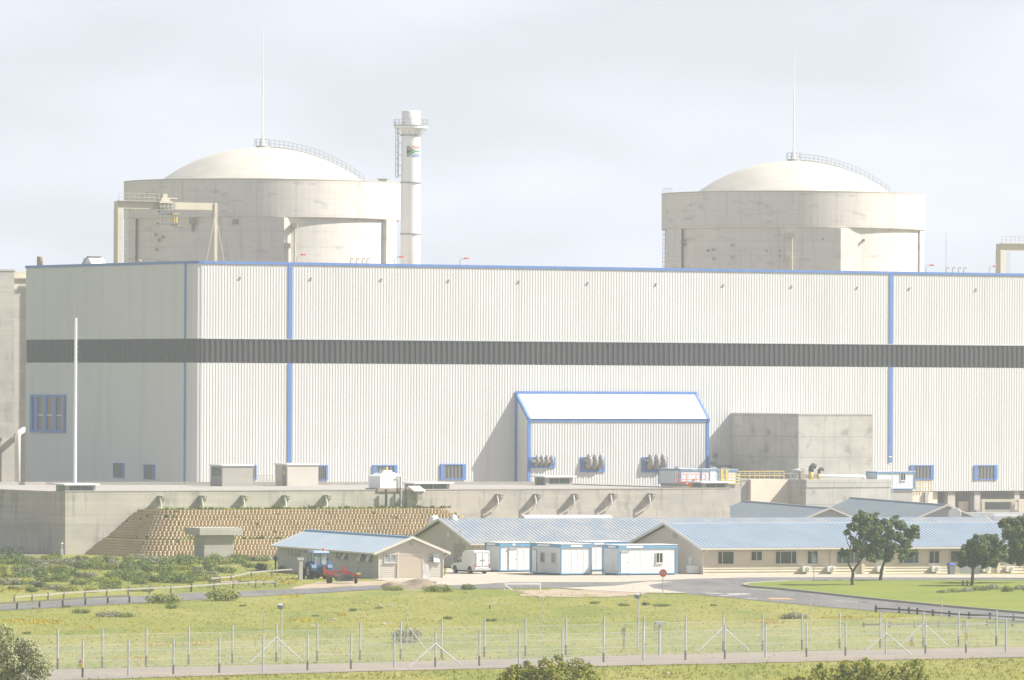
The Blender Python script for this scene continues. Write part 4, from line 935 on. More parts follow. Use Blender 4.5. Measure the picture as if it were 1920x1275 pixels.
for (x0, x1, y0, y1, sp, gm) in ((542, 562, 1027, 1041, (.3, .7), 'glass_pale'), (631, 652, 1034, 1048, (.5,), 'glass_green'), (677, 699, 1037, 1052, (.3, .65), 'glass_green')):
    a0, a1, z0, z1 = S.rect(x0, x1, y0, y1); window(S.o, front(0), a0, a1, z0, z1, sp, 'frame_tan', gm, d=.03)
    if x0 > 600:
        for q0, q1 in (((.78, 1.0),) if x0 < 650 else ((.02, .22), (.72, .98))):
            m = MB(); f_ = front(0); A, Bq = a0 + (a1 - a0) * q0, a0 + (a1 - a0) * q1
            m.hexa([f_(A, z0, .45), f_(Bq, z0, .45), f_(Bq, z0, .49), f_(A, z0, .49), f_(A, z1, .07), f_(Bq, z1, .07), f_(Bq, z1, .11), f_(A, z1, .11)]); m.build('open_casement', 'cabin_white', S.o)
a0, _ = S.py(673, 1065); m = MB(); m.bm(front(0), a0 - .06, a0 + .02, 0, 2.0, 0, .06); m.bm(front(0), a0, a0 + 3.4, 1.96, 2.02, 0, .06); m.build('door_frame', 'frame_tan', S.o)
a0, z = S.py(573.5, 1034); m = MB(); m.bm(front(0), a0, a0 + .6, z - .1, z + .1, 0, .2); m.build('bulkhead_light', 'rail_grey', S.o)
m = MB(); m.path([(SL + .06, .05, 0), (SL + .06, .05, 2.0), (SL + .3, -.3, 2.3), (SL + .4, -.5, 2.36)], .05, n=6); m.build('downpipe', 'fascia', S.o)
m = MB(); m.path([(SL + .06, 6.4, 0), (SL + .06, 6.4, 1.9), (SL + .3, 6.8, 2.15), (SL + .4, 6.95, 2.3)], .05, n=6); m.build('downpipe', 'fascia', S.o)

# slate-roofed blocks
def slate(px_r, py_r, Yn, vec, half, hr_drop, label, pxn):
    N = at(px_r, py_r, Yn); L_ = Vector(vec).length; th = math.degrees(math.atan2(-vec[1], -vec[0]))
    hr = N.z; he = hr - half * hr_drop; ux, uy = math.cos(R(th)), math.sin(R(th)); bx_, by_ = -uy, ux
    org = (N.x - ux * L_ - bx_ * half, N.y - uy * L_ - by_ * half, 0)
    h = house('slate_roofed_building', label, 'building', org, th, L_, 2 * half, he, hr - .08, .5, 'slate_roof', 'grey_wall', rib=.6, ribd=.02, ridge='slate_roof', gover=.4); return h
SA = slate(1775.5, 946, 770, (-17.8, 90), 7.0, .42, 'larger grey slate-roofed building, its gable holding the satellite dish', 0)
SB = slate(1555.5, 951.5, 748, (-8.4, 41), 5.0, .42, 'smaller grey slate-roofed wing with plain gable above the blue roof', 0)
P = at(1790, 964, 768); Dd = Frame('satellite_dish', 'round white satellite dish before the grey gable', 'satellite dish', (P.x, 768, 0), 0)
m = MB(); prof = [(.02, .0), (.35, .03), (.62, .1), (.78, .17), (.74, .19), (.4, .1), (.02, .07)]; m.rev(prof, 24, cap=False)
m.v = [(x, -z * 1.0 + .1, y + P.z) for x, y, z in m.v]; m.build('reflector', 'dish', Dd.o, True)
m = MB(); m.tube((0, .2, 0), (0, .2, P.z), .06, n=6); m.build('mount', 'galv', Dd.o)
# pale pitched tent roofs behind the rear office
Pt = at(1058, 968.5, 662)
St = house('white_roofed_shed', 'low shed whose white roof peeps above the worn blue ridge', 'shed', (at(1000, 970, 666).x, 666, 0), 12, 8.4, 6.0, Pt.z - .75, Pt.z - .1, .4, 'tent_white', 'grey_wall', rib=.8, ribd=.02, ridge='tent_white')
for px, py, lab, s in ((815, 977, 'crumpled white tarpaulin bundle at the end of the block bank', 1),):
    P = at(px, py, 664); m = MB(); m.ball((0, 0, 0), .55, .5, .6, 10, 7); m.ball((.4, .1, -.3), .45, .4, .45, 8, 6); m.ball((-.35, 0, .1), .35, .3, .3, 8, 6)
    m.v = [(x + random.uniform(-.06, .06), y, z + random.uniform(-.06, .06)) for x, y, z in m.v]
    o = m.build('tarpaulin_bundle', 'tent_white'); o.location = P; tag(o, lab, 'tarpaulin')
    m = MB(); m.box(-.5, .5, -.3, .3, -P.z, -.5)
    m.build('support_frame', 'rust', o)

# ------------------------------------------------------------------ plant between the basin building and the hall
pY = T.py
# low service building with pipes (1497-1672)
Sv = Frame('service_building', 'low pale concrete building carrying white pipework before the concrete block', 'building', at(1511, 900, 812), 30)
Sv.o.location.z = 0; Sv.l.z = 0
zt1 = Sv.py(1520, 899)[1]; w = Sv.py(1671, 900)[0]; zj = Sv.py(1520, 914)[1]; yl = Sv.px(1499, 910, 0)[0]
m = MB(); m.box(0, w, 0, 6, 0, zj); m.box(-.0, w, -.08, 6, zj, zt1); m.build('walls', 'block_concrete', Sv.o)
w2 = Sv.py(1408, 900, 4.0)[0]; m = MB(); m.box(w2, -.01, 4.0, 9, 0, Sv.py(1450, 899, 4.0)[1]); m.build('wing', 'beige_light', Sv.o)
m = MB(); w3 = Sv.py(1378, 900, 4.6)[0]; m.box(w3, w2 - .01, 4.6, 9, 0, Sv.py(1390, 897, 4.6)[1]); m.build('wing_pier', 'concrete', Sv.o)
m = MB(); zp = Sv.py(1570, 893, 1.5)[1]; xe = Sv.py(1622, 893, 1.5)[0]; m.path([(-.2, 1.5, zp), (xe - .6, 1.5, zp), (xe - .15, 1.5, zp - .1), (xe, 1.5, zp - .45), (xe, 1.5, zt1 - .05)], .24, 12); m.build('insulated_pipe', 'white_paint', Sv.o, True)
for px, hgt, r_ in ((1520.5, 1.75, .30), (1535.5, 1.35, .2)):
    x = Sv.py(px, 890, 1.0)[0]; m = MB(); m.tube((x, 1.0, zt1 - .05), (x, 1.0, zt1 + hgt * .6), r_, n=12); o = m.build('vent_stack', 'crane_yellow', Sv.o, True)
    q = MB(); q.path([(x, 1.0, zt1 + hgt * .55), (x + .05, 1, zt1 + hgt * .85), (x + .3, 1, zt1 + hgt), (x + .65, .9, zt1 + hgt * .93)], r_ * 1.15, 12); q.build('elbow', 'duct_dark', o, True)
x = Sv.py(1503, 890, .6)[0]; m = MB(); m.box(x - .28, x + .28, .4, .9, zt1 - .05, Sv.py(1503, 879.5, .6)[1]); m.build('flue', 'louvre_brown', Sv.o)
x = Sv.py(1495, 885, 1.0)[0]; zc_ = Sv.py(1495, 883, 1.0)[1]; m = MB()
for s_ in (-.45, .45): m.tube((x + s_, 1.0, zt1 - 1.2), (x + s_, 1.0, zc_), .07, n=6)
m.rev([(.45, zc_ - .2), (.7, zc_), (.7, zc_ + .12), (.25, zc_ + .3)], 16, (x, 1.0)); m.build('mushroom_vent', 'galv', Sv.o)
# beige annexe wall beyond with yellow rails
m = MB()
def rail(mm, x0, x1, y, z0, h_, n, r_=.045, mid=True):
    for i in range(n + 1): mm.tube((x0 + (x1 - x0) * i / n, y, z0), (x0 + (x1 - x0) * i / n, y, z0 + h_), r_, n=5)
    for q in ((.5, 1.0) if mid else (1.0,)): mm.tube((x0, y, z0 + h_ * q), (x1, y, z0 + h_ * q), r_, n=5)
xa1, xb1 = Sv.py(1378, 890, 5.2)[0], Sv.py(1470, 890, 5.2)[0]; m = MB(); rail(m, xa1, xb1, 5.2, Sv.py(1400, 897, 5.2)[1] - .2, 1.1, 10); m.build('yellow_railing', 'crane_yellow', Sv.o)
m = MB(); xa1, xb1 = Sv.py(1380, 890, 3.9)[0], Sv.py(1496, 890, 3.9)[0]; rail(m, xa1, xb1, 4.1, Sv.py(1400, 899, 4.1)[1], .75, 9, .03, False); m.build('thin_railing', 'rail_tan', Sv.o)

# ------------------------------------------------------------------ cabins
def cabin(loc, rot, L_, Wd, Hh, label, parts, group='white blue-trimmed site cabins', roofm='cabin_white', band=.30, zb=.22):
    c = Frame('site_cabin', label, 'cabin', loc, rot, group); c.L, c.W_, c.Hh = L_, Wd, Hh
    m = MB(); m.box(.07, L_ - .05, .07, Wd - .05, zb, Hh - .05); 
    m.ribbed((.05, .05, zb), (L_ - .05, .05, zb), (.05, .05, Hh - band), .62, .016, (0, -1, 0), flat=.82)
    m.ribbed((.05, Wd - .05, zb), (.05, .05, zb), (.05, Wd - .05, Hh - band), .62, .016, (-1, 0, 0), flat=.82)
    m.build('walls', 'cabin_white', c.o)
    m = MB(); p = .06
    m.box(-p, L_ + p, -p, .04, Hh - band, Hh); m.box(-p, .04, .042, Wd + p, Hh - band, Hh); m.box(L_ - .04, L_ + p, .042, Wd + p, Hh - band, Hh); m.box(.042, L_ - .042, Wd - .04, Wd + p, Hh - band, Hh)
    for x in (-p, L_ - .04):
        for y in (-p, Wd - .04): m.box(x, x + .10, y, y + .10, zb - .1, Hh - band - .002)
    m.box(.1, L_ - .1, -p, .02, zb - .08, zb + .01); m.box(-p, .02, .1, Wd - .1, zb - .08, zb + .01)
    m.build('frame', 'blue_band', c.o)
    m = MB(); m.box(-.1, L_ + .1, -.1, Wd + .1, Hh, Hh + .06); m.build('roof', roofm, c.o)
    m = MB(); m.box(.1, L_ - .1, .15, .35, 0, zb - .1); m.box(.1, L_ - .1, Wd - .35, Wd - .15, 0, zb - .1); m.build('skid', 'black_metal', c.o)
    for pt in parts:
        k = pt[0]; f = front(.03) if pt[1] == 'f' else leftside(.03)
        if k == 'door':
            m = MB(); m.bm(f, pt[2], pt[2] + .85, zb + .06, zb + 2.05, 0, .045); d = m.build('door', 'white_paint', c.o)
            q = MB(); q.bm(f, pt[2] - .06, pt[2] + .91, zb + 2.055, zb + 2.12, 0, .16); q.build('rain_hood', 'galv', d)
            q = MB(); q.bm(f, pt[2] + .7, pt[2] + .8, zb + 1.0, zb + 1.06, .045, .1); q.build('handle', 'rail_grey', d)
            q = MB()
            for e in (-.04, .85): q.bm(f, pt[2] + e, pt[2] + e + .035, zb + .06, zb + 2.05, 0, .06)
            q.build('jamb', 'rail_grey', d)
        if k == 'win': window(c.o, f, pt[2], pt[3], 1.15, 2.15, (.5,), 'frame_white', pt[4] if len(pt) > 4 else 'glass', d=.02, t=.06)
        if k == 'plate': m = MB(); m.bm(front(-p) if pt[1] == 'f' else leftside(-p), pt[2], pt[3], Hh - band + .07, Hh - .07, .0, .02); m.build('nameplate', 'white_bright', c.o)
    return c
cD = G(1160, 1079.8); cabin(cD, 30, 6.35, 2.9, 2.85, 'white cabin right of the group with door and window facing the road', [('door', 'f', .25), ('win', 'f', 4.05, 4.85, 'glass'), ('plate', 'f', .8, 2.6), ('plate', 'l', .5, 1.8)])
cB = G(1052, 1079.8); cabin(cB, 28, 3.2, 6.0, 2.95, 'white cabin with two side windows and cream roof in the middle of the group', [('win', 'l', 1.1, 1.9, 'glass'), ('win', 'l', 3.3, 4.1, 'glass'), ('door', 'l', 4.9), ('plate', 'f', 1.0, 2.2), ('plate', 'l', 2.2, 4.6)], roofm='cream_roof')
cA = G(938, 1073.5); cabin(cA, 30, 3.45, 2.85, 2.8, 'white cabin with a hooded door beside the white van', [('door', 'f', .95), ('plate', 'f', 1.3, 1.6), ('plate', 'l', .9, 2.4)], roofm='cream_roof')
cC = G(1098, 1072.5); cabin(cC, 30, 4.6, 2.85, 2.85, 'white cabin standing farther back between its two neighbours', [('plate', 'f', .9, 2.0)])
# cabins by the hall
def hallcabin(px, py_top, py_bot, Y, rot, L_, Wd, label, parts):
    P = at(px, py_bot, Y); Hh = at(px, py_top, Y).z - P.z
    c = cabin((P.x, P.y, P.z), rot, L_, Wd, Hh, label, parts, 'small cabins beside the hall', zb=.12, band=.2); 
    m = MB(); m.box(.2, L_ - .2, .2, Wd - .2, -P.z, -.002); m.build('support_plinth', 'concrete', c.o); return c
hallcabin(1276.5, 879.5, 909, 792, 30, 3.0, 5.3, 'pale cabin by the annex wall behind the red barrier', [('door', 'l', .6), ('plate', 'f', 1.5, 2.4)])
hallcabin(1315, 880, 909, 800, 30, 2.6, 2.4, 'narrow pale cabin with a side door beyond the red barrier', [('door', 'f', 1.3)])
hallcabin(1346, 880.5, 909, 806, 30, 2.9, 2.4, 'bluish cabin behind the yellow ladder', [('win', 'f', .5, 1.3)])
hc = hallcabin(1644, 884.5, 918, 818, 30, 5.8, 2.4, 'white gate cabin with one window standing under the long blue strip', [('win', 'f', 3.6, 4.4)])
# red edge protection and orange machine near the vent
P = at(1269, 909, 735)
Rb_ = Frame('red_edge_barrier', 'red tubular edge barrier on the gravel roof beside the cabins', 'barrier', (P.x, P.y, ztop - .1), 30)
m = MB(); hz = at(1269, 889, 735).z - ztop + .1; Lr = 3.9; rail(m, 0, Lr, 0, 0, hz, 3, .035); m.tube((0, 0, .35), (Lr, 0, .35), .03, n=5); m.build('rails', 'red_paint', Rb_.o)
m = MB(); m.box(0, 1.2, -.1, 0, .05, .35); m.build('toe_board', 'rust', Rb_.o)
P = at(1298, 909, 733)
m = MB(); m.extr([(-.6, -.4, -.25), (.6, -.4, -.25), (.75, -.4, .2), (.3, -.4, .45), (.2, -.4, .75), (0, -.4, .5), (-.5, -.4, .2)], (0, .8, 0)); o = m.build('compressor', 'orange'); o.location = P; tag(o, 'small orange machine in front of the red barrier', 'machine')
# yellow ladder frame
P = at(1352, 899, 772); Lf = Frame('access_frame', 'yellow ladder and guard rails behind the right roof ventilator', 'access frame', (P.x, 772, 0), 30)
z1 = at(1352, 879.5, 772).z; m = MB(); m.box(0, .35, 0, .2, 0, z1); m.box(.65, 1.0, 0, .2, 0, z1); m.build('upright', 'crane_yellow', Lf.o)
m = MB(); z = z1 - 2.2
for q in (0, .45, .9, 1.35): m.box(1.01, 2.7, 0, .15, z1 - .75 - q * .8, z1 - .6 - q * .8)
m.build('guard_rail', 'crane_yellow', Lf.o)
# lamp bracket on the cladding and dark window strip
a0, a1, z0, z1 = T.rect(1341, 1369, 872, 877); m = MB(); m.bm(front(0), a0, a1, z0, z1, .0, .35); m.build('canopy', 'rail_grey', T.o)
a, z = T.py(1342, 853, -.4); m = MB(); m.box(a - .2, a + .2, -.5, -.0, z - .3, z + .3); m.tube((a - .1, -.2, z), (a - .1, -.2, z + 1.2), .03, n=5); m.box(a - .6, a + .1, -.5, 0, z - 1.1, z - .95); m.build('wall_camera', 'rail_grey', T.o)
# cctv pole near blue strip
P = at(1673, 918, 806); z1 = at(1673, 857, 806).z; m = MB(); C1 = Frame('camera_pole', 'thin pole with two small white cameras by the white gate cabin', 'camera pole', (P.x, 806, 0), 0)
m.tube((0, 0, 0), (0, 0, z1), .05, n=6); m.build('pole', 'galv', C1.o)
for dz in (.0, -.85):
    m = MB(); m.tube((0, 0, z1 + dz), (-.2, -.1, z1 + dz + .05), .03, n=5); m.ball((-.35, -.1, z1 + dz), .22, .12, .10, 8, 6); m.build('camera', 'white_paint', C1.o, True)
# yellow guard rails right of the gate cabin
P = at(1719, 921, 830); Yr = Frame('guard_railing', 'short yellow guard railing below the right-hand hall windows', 'railing', (P.x, 830, 0), 30)
zt_r = at(1719, 904, 830).z; m = MB(); rail(m, 0, 2.3, 0, zt_r - 1.3, 1.3, 5, .05); m.build('rails', 'crane_yellow', Yr.o)
m = MB(); m.box(-7.5, 2.6, .2, 1.4, 0, zt_r - 1.3); m.build('base_wall', 'beige_light', Yr.o)
for i in range(4): m = MB(); m.box(-6.6 + i * 2.6, -6.1 + i * 2.6, -.15, .2, 0, zt_r - 1.32); m.build('rib', 'concrete', Yr.o)
# cream pipe frame at the right edge
P = at(1841, 965, 800); Fr = Frame('pipe_frame', 'cream steel portal frame at the right edge under the hall', 'frame', (P.x, 800, 0), 20)
z1 = at(1841, 936, 800).z; m = MB(); m.box(0, .4, 0, .4, 0, z1 - .35); m.build('post', 'crane_beige', Fr.o); m = MB(); m.box(4.1, 4.5, 0, .4, 0, z1 - .35); m.build('post', 'crane_beige', Fr.o)
m = MB(); m.box(-.05, 9, 0, .4, z1 - .35, z1); m.build('beam', 'crane_beige', Fr.o)
m = MB(); m.box(4.9, 9, -.3, -.0, z1 - 1.6, z1 - .05); m.build('panel', 'beige_light', Fr.o)
m = MB(); m.box(.6, 9, 3, 4, 0, z1 - 1.4); m.build('low_wall', 'concrete', Fr.o)
P = at(1790, 972, 785); m = MB(); m.box(0, 14, 0, 1, 0, at(1830, 961, 785).z); m.box(4.8, 14, -.3, 0, 0, at(1890, 967, 785).z); o = m.build('low_wall', 'white_paint'); o.location = (P.x, 785, 0); o.rotation_euler.z = R(4); tag(o, 'low white wall running past the grey gable to the right edge', 'wall')
# ------------------------------------------------------------------ vehicles
def wheel(par, name, c, r, wdt, ax=(1, 0, 0), tyre='tyre', hubm='hub', hr=.55):
    """wheel whose axle runs along local x"""
    m = MB(); n = 24; x0, x1 = c[0], c[0] + wdt
    prof = [(r * hr, x0 + .02), (r * .93, x0), (r, x0 + wdt * .2), (r, x1 - wdt * .2), (r * .93, x1), (r * hr, x1 - .02)]
    m.rev([(a, b) for a, b in prof], n, cap=True); m.v = [(z, c[1] + x, c[2] + y) for x, y, z in m.v]
    o = m.build(name, tyre, par, False)
    h = MB(); h.rev([(r * hr * 1.0, x0 - .012), (r * hr * .5, x0 + .03), (.01, x0 + .0)], 16, cap=False); h.v = [(z, c[1] + x, c[2] + y) for x, y, z in h.v]
    h.rev([(.01, 0), (.02, 0)], 3) if False else None
    h.build('hub', hubm, o); return o
# white delivery pickup with a tall canopy
cv = G(889.5, 1077.0)
Vn = Frame('delivery_van', 'white pickup van with tall rear canopy and double back doors', 'van', (cv.x, cv.y, 0), 29)
W_ = 1.68
m = MB()
side = [(0, .42), (0, 1.02), (2.25, 1.02), (2.3, 1.05), (3.35, 1.03), (3.95, .98), (4.45, .88), (4.62, .70), (4.64, .38), (4.4, .34), (.1, .34)]
m.extr([(0, y, z) for y, z in side], (W_, 0, 0)); m.build('body', 'van_white', Vn.o)
m = MB(); cabp = [(2.28, 1.0), (2.30, 1.52), (2.45, 1.60), (3.0, 1.58), (3.72, 1.02)]
m.add([(.10, y, z) for y, z in cabp] + [(W_ - .10, y, z) for y, z in cabp], [tuple(range(5)), tuple(range(9, 4, -1))] + [(i, (i + 1) % 5, (i + 1) % 5 + 5, i + 5) for i in range(5)]); cb = m.build('cab', 'van_white', Vn.o)
m = MB(); m.add([(.09, 2.75, 1.08), (.09, 3.50, 1.08), (.09, 2.98, 1.50), (.09, 2.75, 1.50)], [(0, 1, 2, 3)]); m.build('side_window', 'glass', cb)
m = MB(); m.add([(.18, 3.70, 1.07), (W_ - .18, 3.70, 1.07), (W_ - .22, 3.08, 1.55), (.22, 3.08, 1.55)], [(0, 1, 2, 3)]); m.build('windscreen', 'glass', cb)
m = MB(); cp = [(0.02, 1.02), (0.02, 2.10), (.2, 2.22), (1.9, 2.22), (2.25, 2.12), (2.5, 1.86), (2.42, 1.45), (2.27, 1.02)]
m.extr([(0.03, y, z) for y, z in cp], (W_ - .06, 0, 0)); cn = m.build('canopy', 'van_white', Vn.o)
fv = lambda a, z, d: (a, .0 - d, z)
m = MB(); 
for a in (.14, W_ - .17): m.bm(fv, a, a + .035, .78, 2.02, .0, .03)
m.bm(fv, .14, W_ - .135, 2.02, 2.06, 0, .03); m.bm(fv, .14, W_ - .135, .74, .78, 0, .03); m.bm(fv, W_ / 2 - .03, W_ / 2 + .03, .78, 2.02, 0, .03); m.build('door_seal', 'rail_grey', cn)
for a in (.19, W_ / 2 + .04):
    m = MB(); m.bm(fv, a, a + W_ / 2 - .24, .8, 2.0, 0, .045); d = m.build('rear_door', 'van_white', cn)
    q = MB(); q.bm(fv, a + (.42 if a < .5 else .06), a + (.62 if a < .5 else .2), 1.3, 1.34, .045, .09); q.build('handle', 'black_metal', d)
m = MB()
for zz in (.95, 1.3, 1.85):
    m.bm(fv, .03, .14, zz, zz + .04, .0, .06); m.bm(fv, W_ - .14, W_ - .03, zz, zz + .04, 0, .06)
m.build('hinge', 'rail_grey', cn); tag(cn.children[-1], kind='stuff')
m = MB(); m.box(-.02, W_ + .02, -.14, .0, .42, .58); m.build('rear_bumper', 'galv', Vn.o)
m = MB(); m.bm(fv, .55, 1.1, .60, .72, 0, .02); m.build('number_plate', 'tent_white', Vn.o)
for a in (.0, W_ - .13): m = MB(); m.bm(fv, a + .01, a + .12, .62, .98, 0, .03); m.build('tail_light', 'tail_red', Vn.o)
m = MB(); m.box(.25, W_ - .25, .3, 4.3, .22, .36); m.build('chassis', 'black_metal', Vn.o)
for y in (.95, 3.85):
    for x in (-.02, W_ - .2): wheel(Vn.o, 'wheel', (x, y, .33), .33, .22)
m = MB(); m.box(-.16, -.02, 3.05, 3.15, 1.08, 1.26); m.build('mirror', 'black_metal', Vn.o)
# panel seam + wheel arches on the near side
m = MB()
for yc in (.95, 3.85):
    pts = [(-.006, yc + .42 * math.cos(R(a)), .36 + .42 * math.sin(R(a))) for a in range(0, 181, 20)]; m.poly(pts)
m.build('wheel_arch', 'black_metal', Vn.o); tag(Vn.o.children[-1], kind='stuff')

# blue tractor seen from behind
ct = G(583, 1086.5)
Tr = Frame('tractor', 'blue tractor with glazed cab parked before the garage, seen from behind', 'tractor', (ct.x, ct.y, 0), 22)
wd = 2.05
for x in (0, wd - .5): wheel(Tr.o, 'rear_wheel', (x, .75, .77), .77, .5, hubm='hub_cream', hr=.5)
for x in (.12, wd - .45): wheel(Tr.o, 'front_wheel', (x, 3.05, .52), .52, .34, hubm='hub_cream', hr=.5)
# tyre lugs
for o in [c for c in Tr.o.children if c.name.startswith('rear_wheel')]:
    xo = min(v.co.x for v in o.data.vertices); m = MB()
    for k_ in range(22):
        a = 2 * math.pi * k_ / 22
        for h_ in (0, 1):
            a_ = a + h_ * .14; c_, s_ = math.cos(a_), math.sin(a_)
            x0 = xo + h_ * .26; p = [(x0, .75 + .76 * c_, .77 + .76 * s_), (x0 + .24, .75 + .76 * math.cos(a_ + .1), .77 + .76 * math.sin(a_ + .1))]
            m.path(p, .035, 4)
    m.build('tread', 'tyre', o)
m = MB(); m.box(.72, 1.33, .3, 3.6, .62, 1.15); m.box(.55, 1.5, .1, 1.5, .55, 1.1); m.build('chassis', 'black_metal', Tr.o)
m = MB(); m.extr([(.68, 1.75, 1.1), (.68, 3.75, 1.1), (.68, 3.8, 1.35), (.68, 3.55, 1.52), (.68, 1.75, 1.62)], (.7, 0, 0)); m.build('bonnet', 'tractor_blue', Tr.o)
for x0, x1 in ((-.02, .52), (wd - .52, wd + .02)):
    m = MB(); pts = []
    for a in range(5, 160, 12): pts.append((.75 - .9 * math.cos(R(a)), .77 + .88 * math.sin(R(a))))
    inner = [(y * .94 + .045, z * .96 + .0) for y, z in reversed(pts)]
    m.extr([(x0, y, z) for y, z in pts + inner], (x1 - x0, 0, 0)); m.build('mudguard', 'tractor_blue', Tr.o)
    m = MB(); m.box(x0 + .05, x1 - .05, -.16, -.1, 1.05, 1.35); m.build('lamp_panel', 'tractor_pale', Tr.o)
cabq = MB(); X0, X1, Y0, Y1, Z0, Z1 = .36, 1.69, .12, 1.72, 1.1, 2.42
for (x, y) in ((X0, Y0), (X1, Y0), (X0, Y1), (X1, Y1), (X0, .95), (X1, .95)): cabq.box(x - .04, x + .04, y - .04, y + .04, Z0, Z1)
cabq.box(X0, X1, Y0 - .03, Y0 + .03, Z0, Z0 + .25); cabq.box(X0 - .03, X0 + .03, Y0, Y1, Z0, Z0 + .12); cabq.box(X1 - .03, X1 + .03, Y0, Y1, Z0, Z0 + .12); cabq.box(.98, 1.05, Y0 - .02, Y0 + .02, Z0 + .25, Z1)
ck = cabq.build('cab', 'tractor_blue', Tr.o)
m = MB(); m.box(X0 + .04, X1 - .04, Y0 + .0, Y0 + .012, Z0 + .25, Z1 - .02); m.box(X0 + .0, X0 + .012, Y0 + .04, Y1 - .04, Z0 + .12, Z1 - .02); m.box(X1 - .012, X1, Y0 + .04, Y1 - .04, Z0 + .12, Z1 - .02); m.box(X0 + .04, X1 - .04, Y1 - .012, Y1, Z0 + .3, Z1); m.build('glazing', 'glass_pale', ck)
m = MB(); m.box(.8, 1.25, .55, .65, 1.3, 1.95); m.box(.78, 1.27, .6, 1.05, 1.25, 1.42); m.build('driver_seat', 'black_metal', ck)
m = MB(); m.hexa([(X0 - .12, Y0 - .15, Z1), (X1 + .12, Y0 - .15, Z1), (X1 + .12, Y1 + .15, Z1), (X0 - .12, Y1 + .15, Z1), (X0 - .04, Y0 - .05, Z1 + .18), (X1 + .04, Y0 - .05, Z1 + .18), (X1 + .04, Y1 + .05, Z1 + .18), (X0 - .04, Y1 + .05, Z1 + .18)]); m.build('roof', 'tractor_pale', Tr.o)
m = MB(); m.rev([(.12, Z1 + .18), (.14, Z1 + .3), (.08, Z1 + .42)], 12, (1.35, .35)); m.build('beacon', 'orange', Tr.o)
m = MB(); m.tube((.5, 2.0, 1.4), (.5, 2.0, 2.5), .05, n=8); m.build('exhaust', 'black_metal', Tr.o)
m = MB(); m.tube((.75, .1, .6), (.75, -.65, .5), .04, n=6); m.tube((1.3, .1, .6), (1.3, -.65, .5), .04, n=6); m.tube((1.02, 0, 1.15), (1.02, -.6, .95), .045, n=6); m.build('linkage', 'black_metal', Tr.o)
# red mower behind it
cr_ = G(611, 1094.5)
Mw = Frame('red_mower', 'red wheeled rotary implement with dark deck hitched behind the tractor', 'mower', (cr_.x, cr_.y, 0), 12)
m = MB(); m.extr([(.1, .55, .95), (2.0, .45, .98), (2.0, .45, 1.14), (.1, .55, 1.14)], (0, .35, 0)); m.build('main_beam', 'red_tractor', Mw.o)
for x in (.0, 1.72):
    m = MB(); m.extr([(x - .12, .4, .75), (x + .55, .4, .82), (x + .45, .4, 1.12), (x + .12, .4, 1.22), (x + .08, .4, 1.55), (x - .1, .4, 1.6), (x - .18, .4, 1.1)], (0, .10, 0)); m.build('headstock_plate', 'red_tractor', Mw.o)
m = MB(); m.extr([(1.95, -.1, 1.15), (2.9, -.55, .78), (2.95, -.55, .45), (2.75, -.55, .45), (2.6, -.5, .62), (1.9, -.05, .92)], (0, .35, 0)); m.build('side_arm', 'red_tractor', Mw.o)
m = MB(); m.extr([(-.15, -.2, 1.05), (.2, -.35, .9), (.55, -.4, .95), (.45, -.4, .72), (.25, -.4, .45), (.12, -.35, .45), (-.05, -.25, .8)], (0, .35, 0)); m.extr([(.6, -.4, .92), (1.1, -.4, .74), (1.08, -.4, .62), (.55, -.4, .78)], (0, .2, 0)); m.build('fork_arm', 'red_tractor', Mw.o)
m = MB(); pts = [(.95, .35)] + [(1.75 - .75 * math.cos(R(a)), .38 + .42 * math.sin(R(a))) for a in range(20, 165, 15)] + [(2.5, .25), (1.2, .22)]
m.extr([(x, -.05, z) for x, z in pts], (0, 1.2, 0)); m.build('cutter_deck', 'deck_green', Mw.o)
m = MB(); m.box(2.7, 3.05, -.62, -.58, .82, 1.02); m.build('warning_board', 'flag_gold', Mw.o)
for x, y, r_ in ((.05, -.35, .40), (2.55, -.45, .34), (.5, .9, .3)): wheel(Mw.o, 'wheel', (x, y, r_), r_, .2, hubm='red_tractor', hr=.45)

# ------------------------------------------------------------------ small things round the road
P = G(563, 1087.5); Pp = Frame('concrete_pillar', 'square pale concrete pillar with a grey box on top beside the tractor', 'pillar', (P.x, P.y, 0), 25)
hh = at(563, 1046, P.y).z
m = MB(); m.box(-.17, .17, -.17, .17, 0, hh - .2); m.build('shaft', 'concrete', Pp.o); m = MB(); m.box(-.36, .26, -.22, .22, hh - .2, hh + .02); m.box(-.46, -.36, -.1, .1, hh - .15, hh - .02); m.build('top_box', 'grey_wall', Pp.o)
P = G(798, 1091.5); hh = at(798, 1057.5, P.y).z
m = MB(); m.extr([(-.42, -.12, 0), (.40, -.12, 0), (.28, -.06, hh * .93), (.1, -.05, hh), (-.06, -.05, hh), (-.18, -.06, hh * .5)], (0, .24, 0)); ob = m.build('white_marker', 'white_bright'); ob.location = P; ob.rotation_euler.z = R(10); tag(ob, 'tapering white slab marker standing on the dirt heap by the garage', 'marker')
# dirt heap: merged irregular mound
m = MB(); random.seed(3); P = G(790, 1104)
nu, nv = 26, 14; vs = []
for j in range(nv + 1):
    for i in range(nu + 1):
        u = i / nu * 2 - 1; v = j / nv * 2 - 1; rr = max(0, 1 - (abs(u) ** 2.4 + v * v))
        z = .6 * rr ** .7 * (1 + .35 * math.sin(u * 5 + v * 2)) + random.uniform(-.03, .05) * (rr > 0)
        vs.append((u * 2.9, v * 6, z - .03))
m.add(vs, [(j * (nu + 1) + i, j * (nu + 1) + i + 1, (j + 1) * (nu + 1) + i + 1, (j + 1) * (nu + 1) + i) for j in range(nv) for i in range(nu)])
o = m.build('dirt_heap', 'heap_soil', None, True); o.location = (P.x - .8, P.y + 4, 0); tag(o, 'low sandy dirt heap at the roadside under the white marker', 'dirt heap')
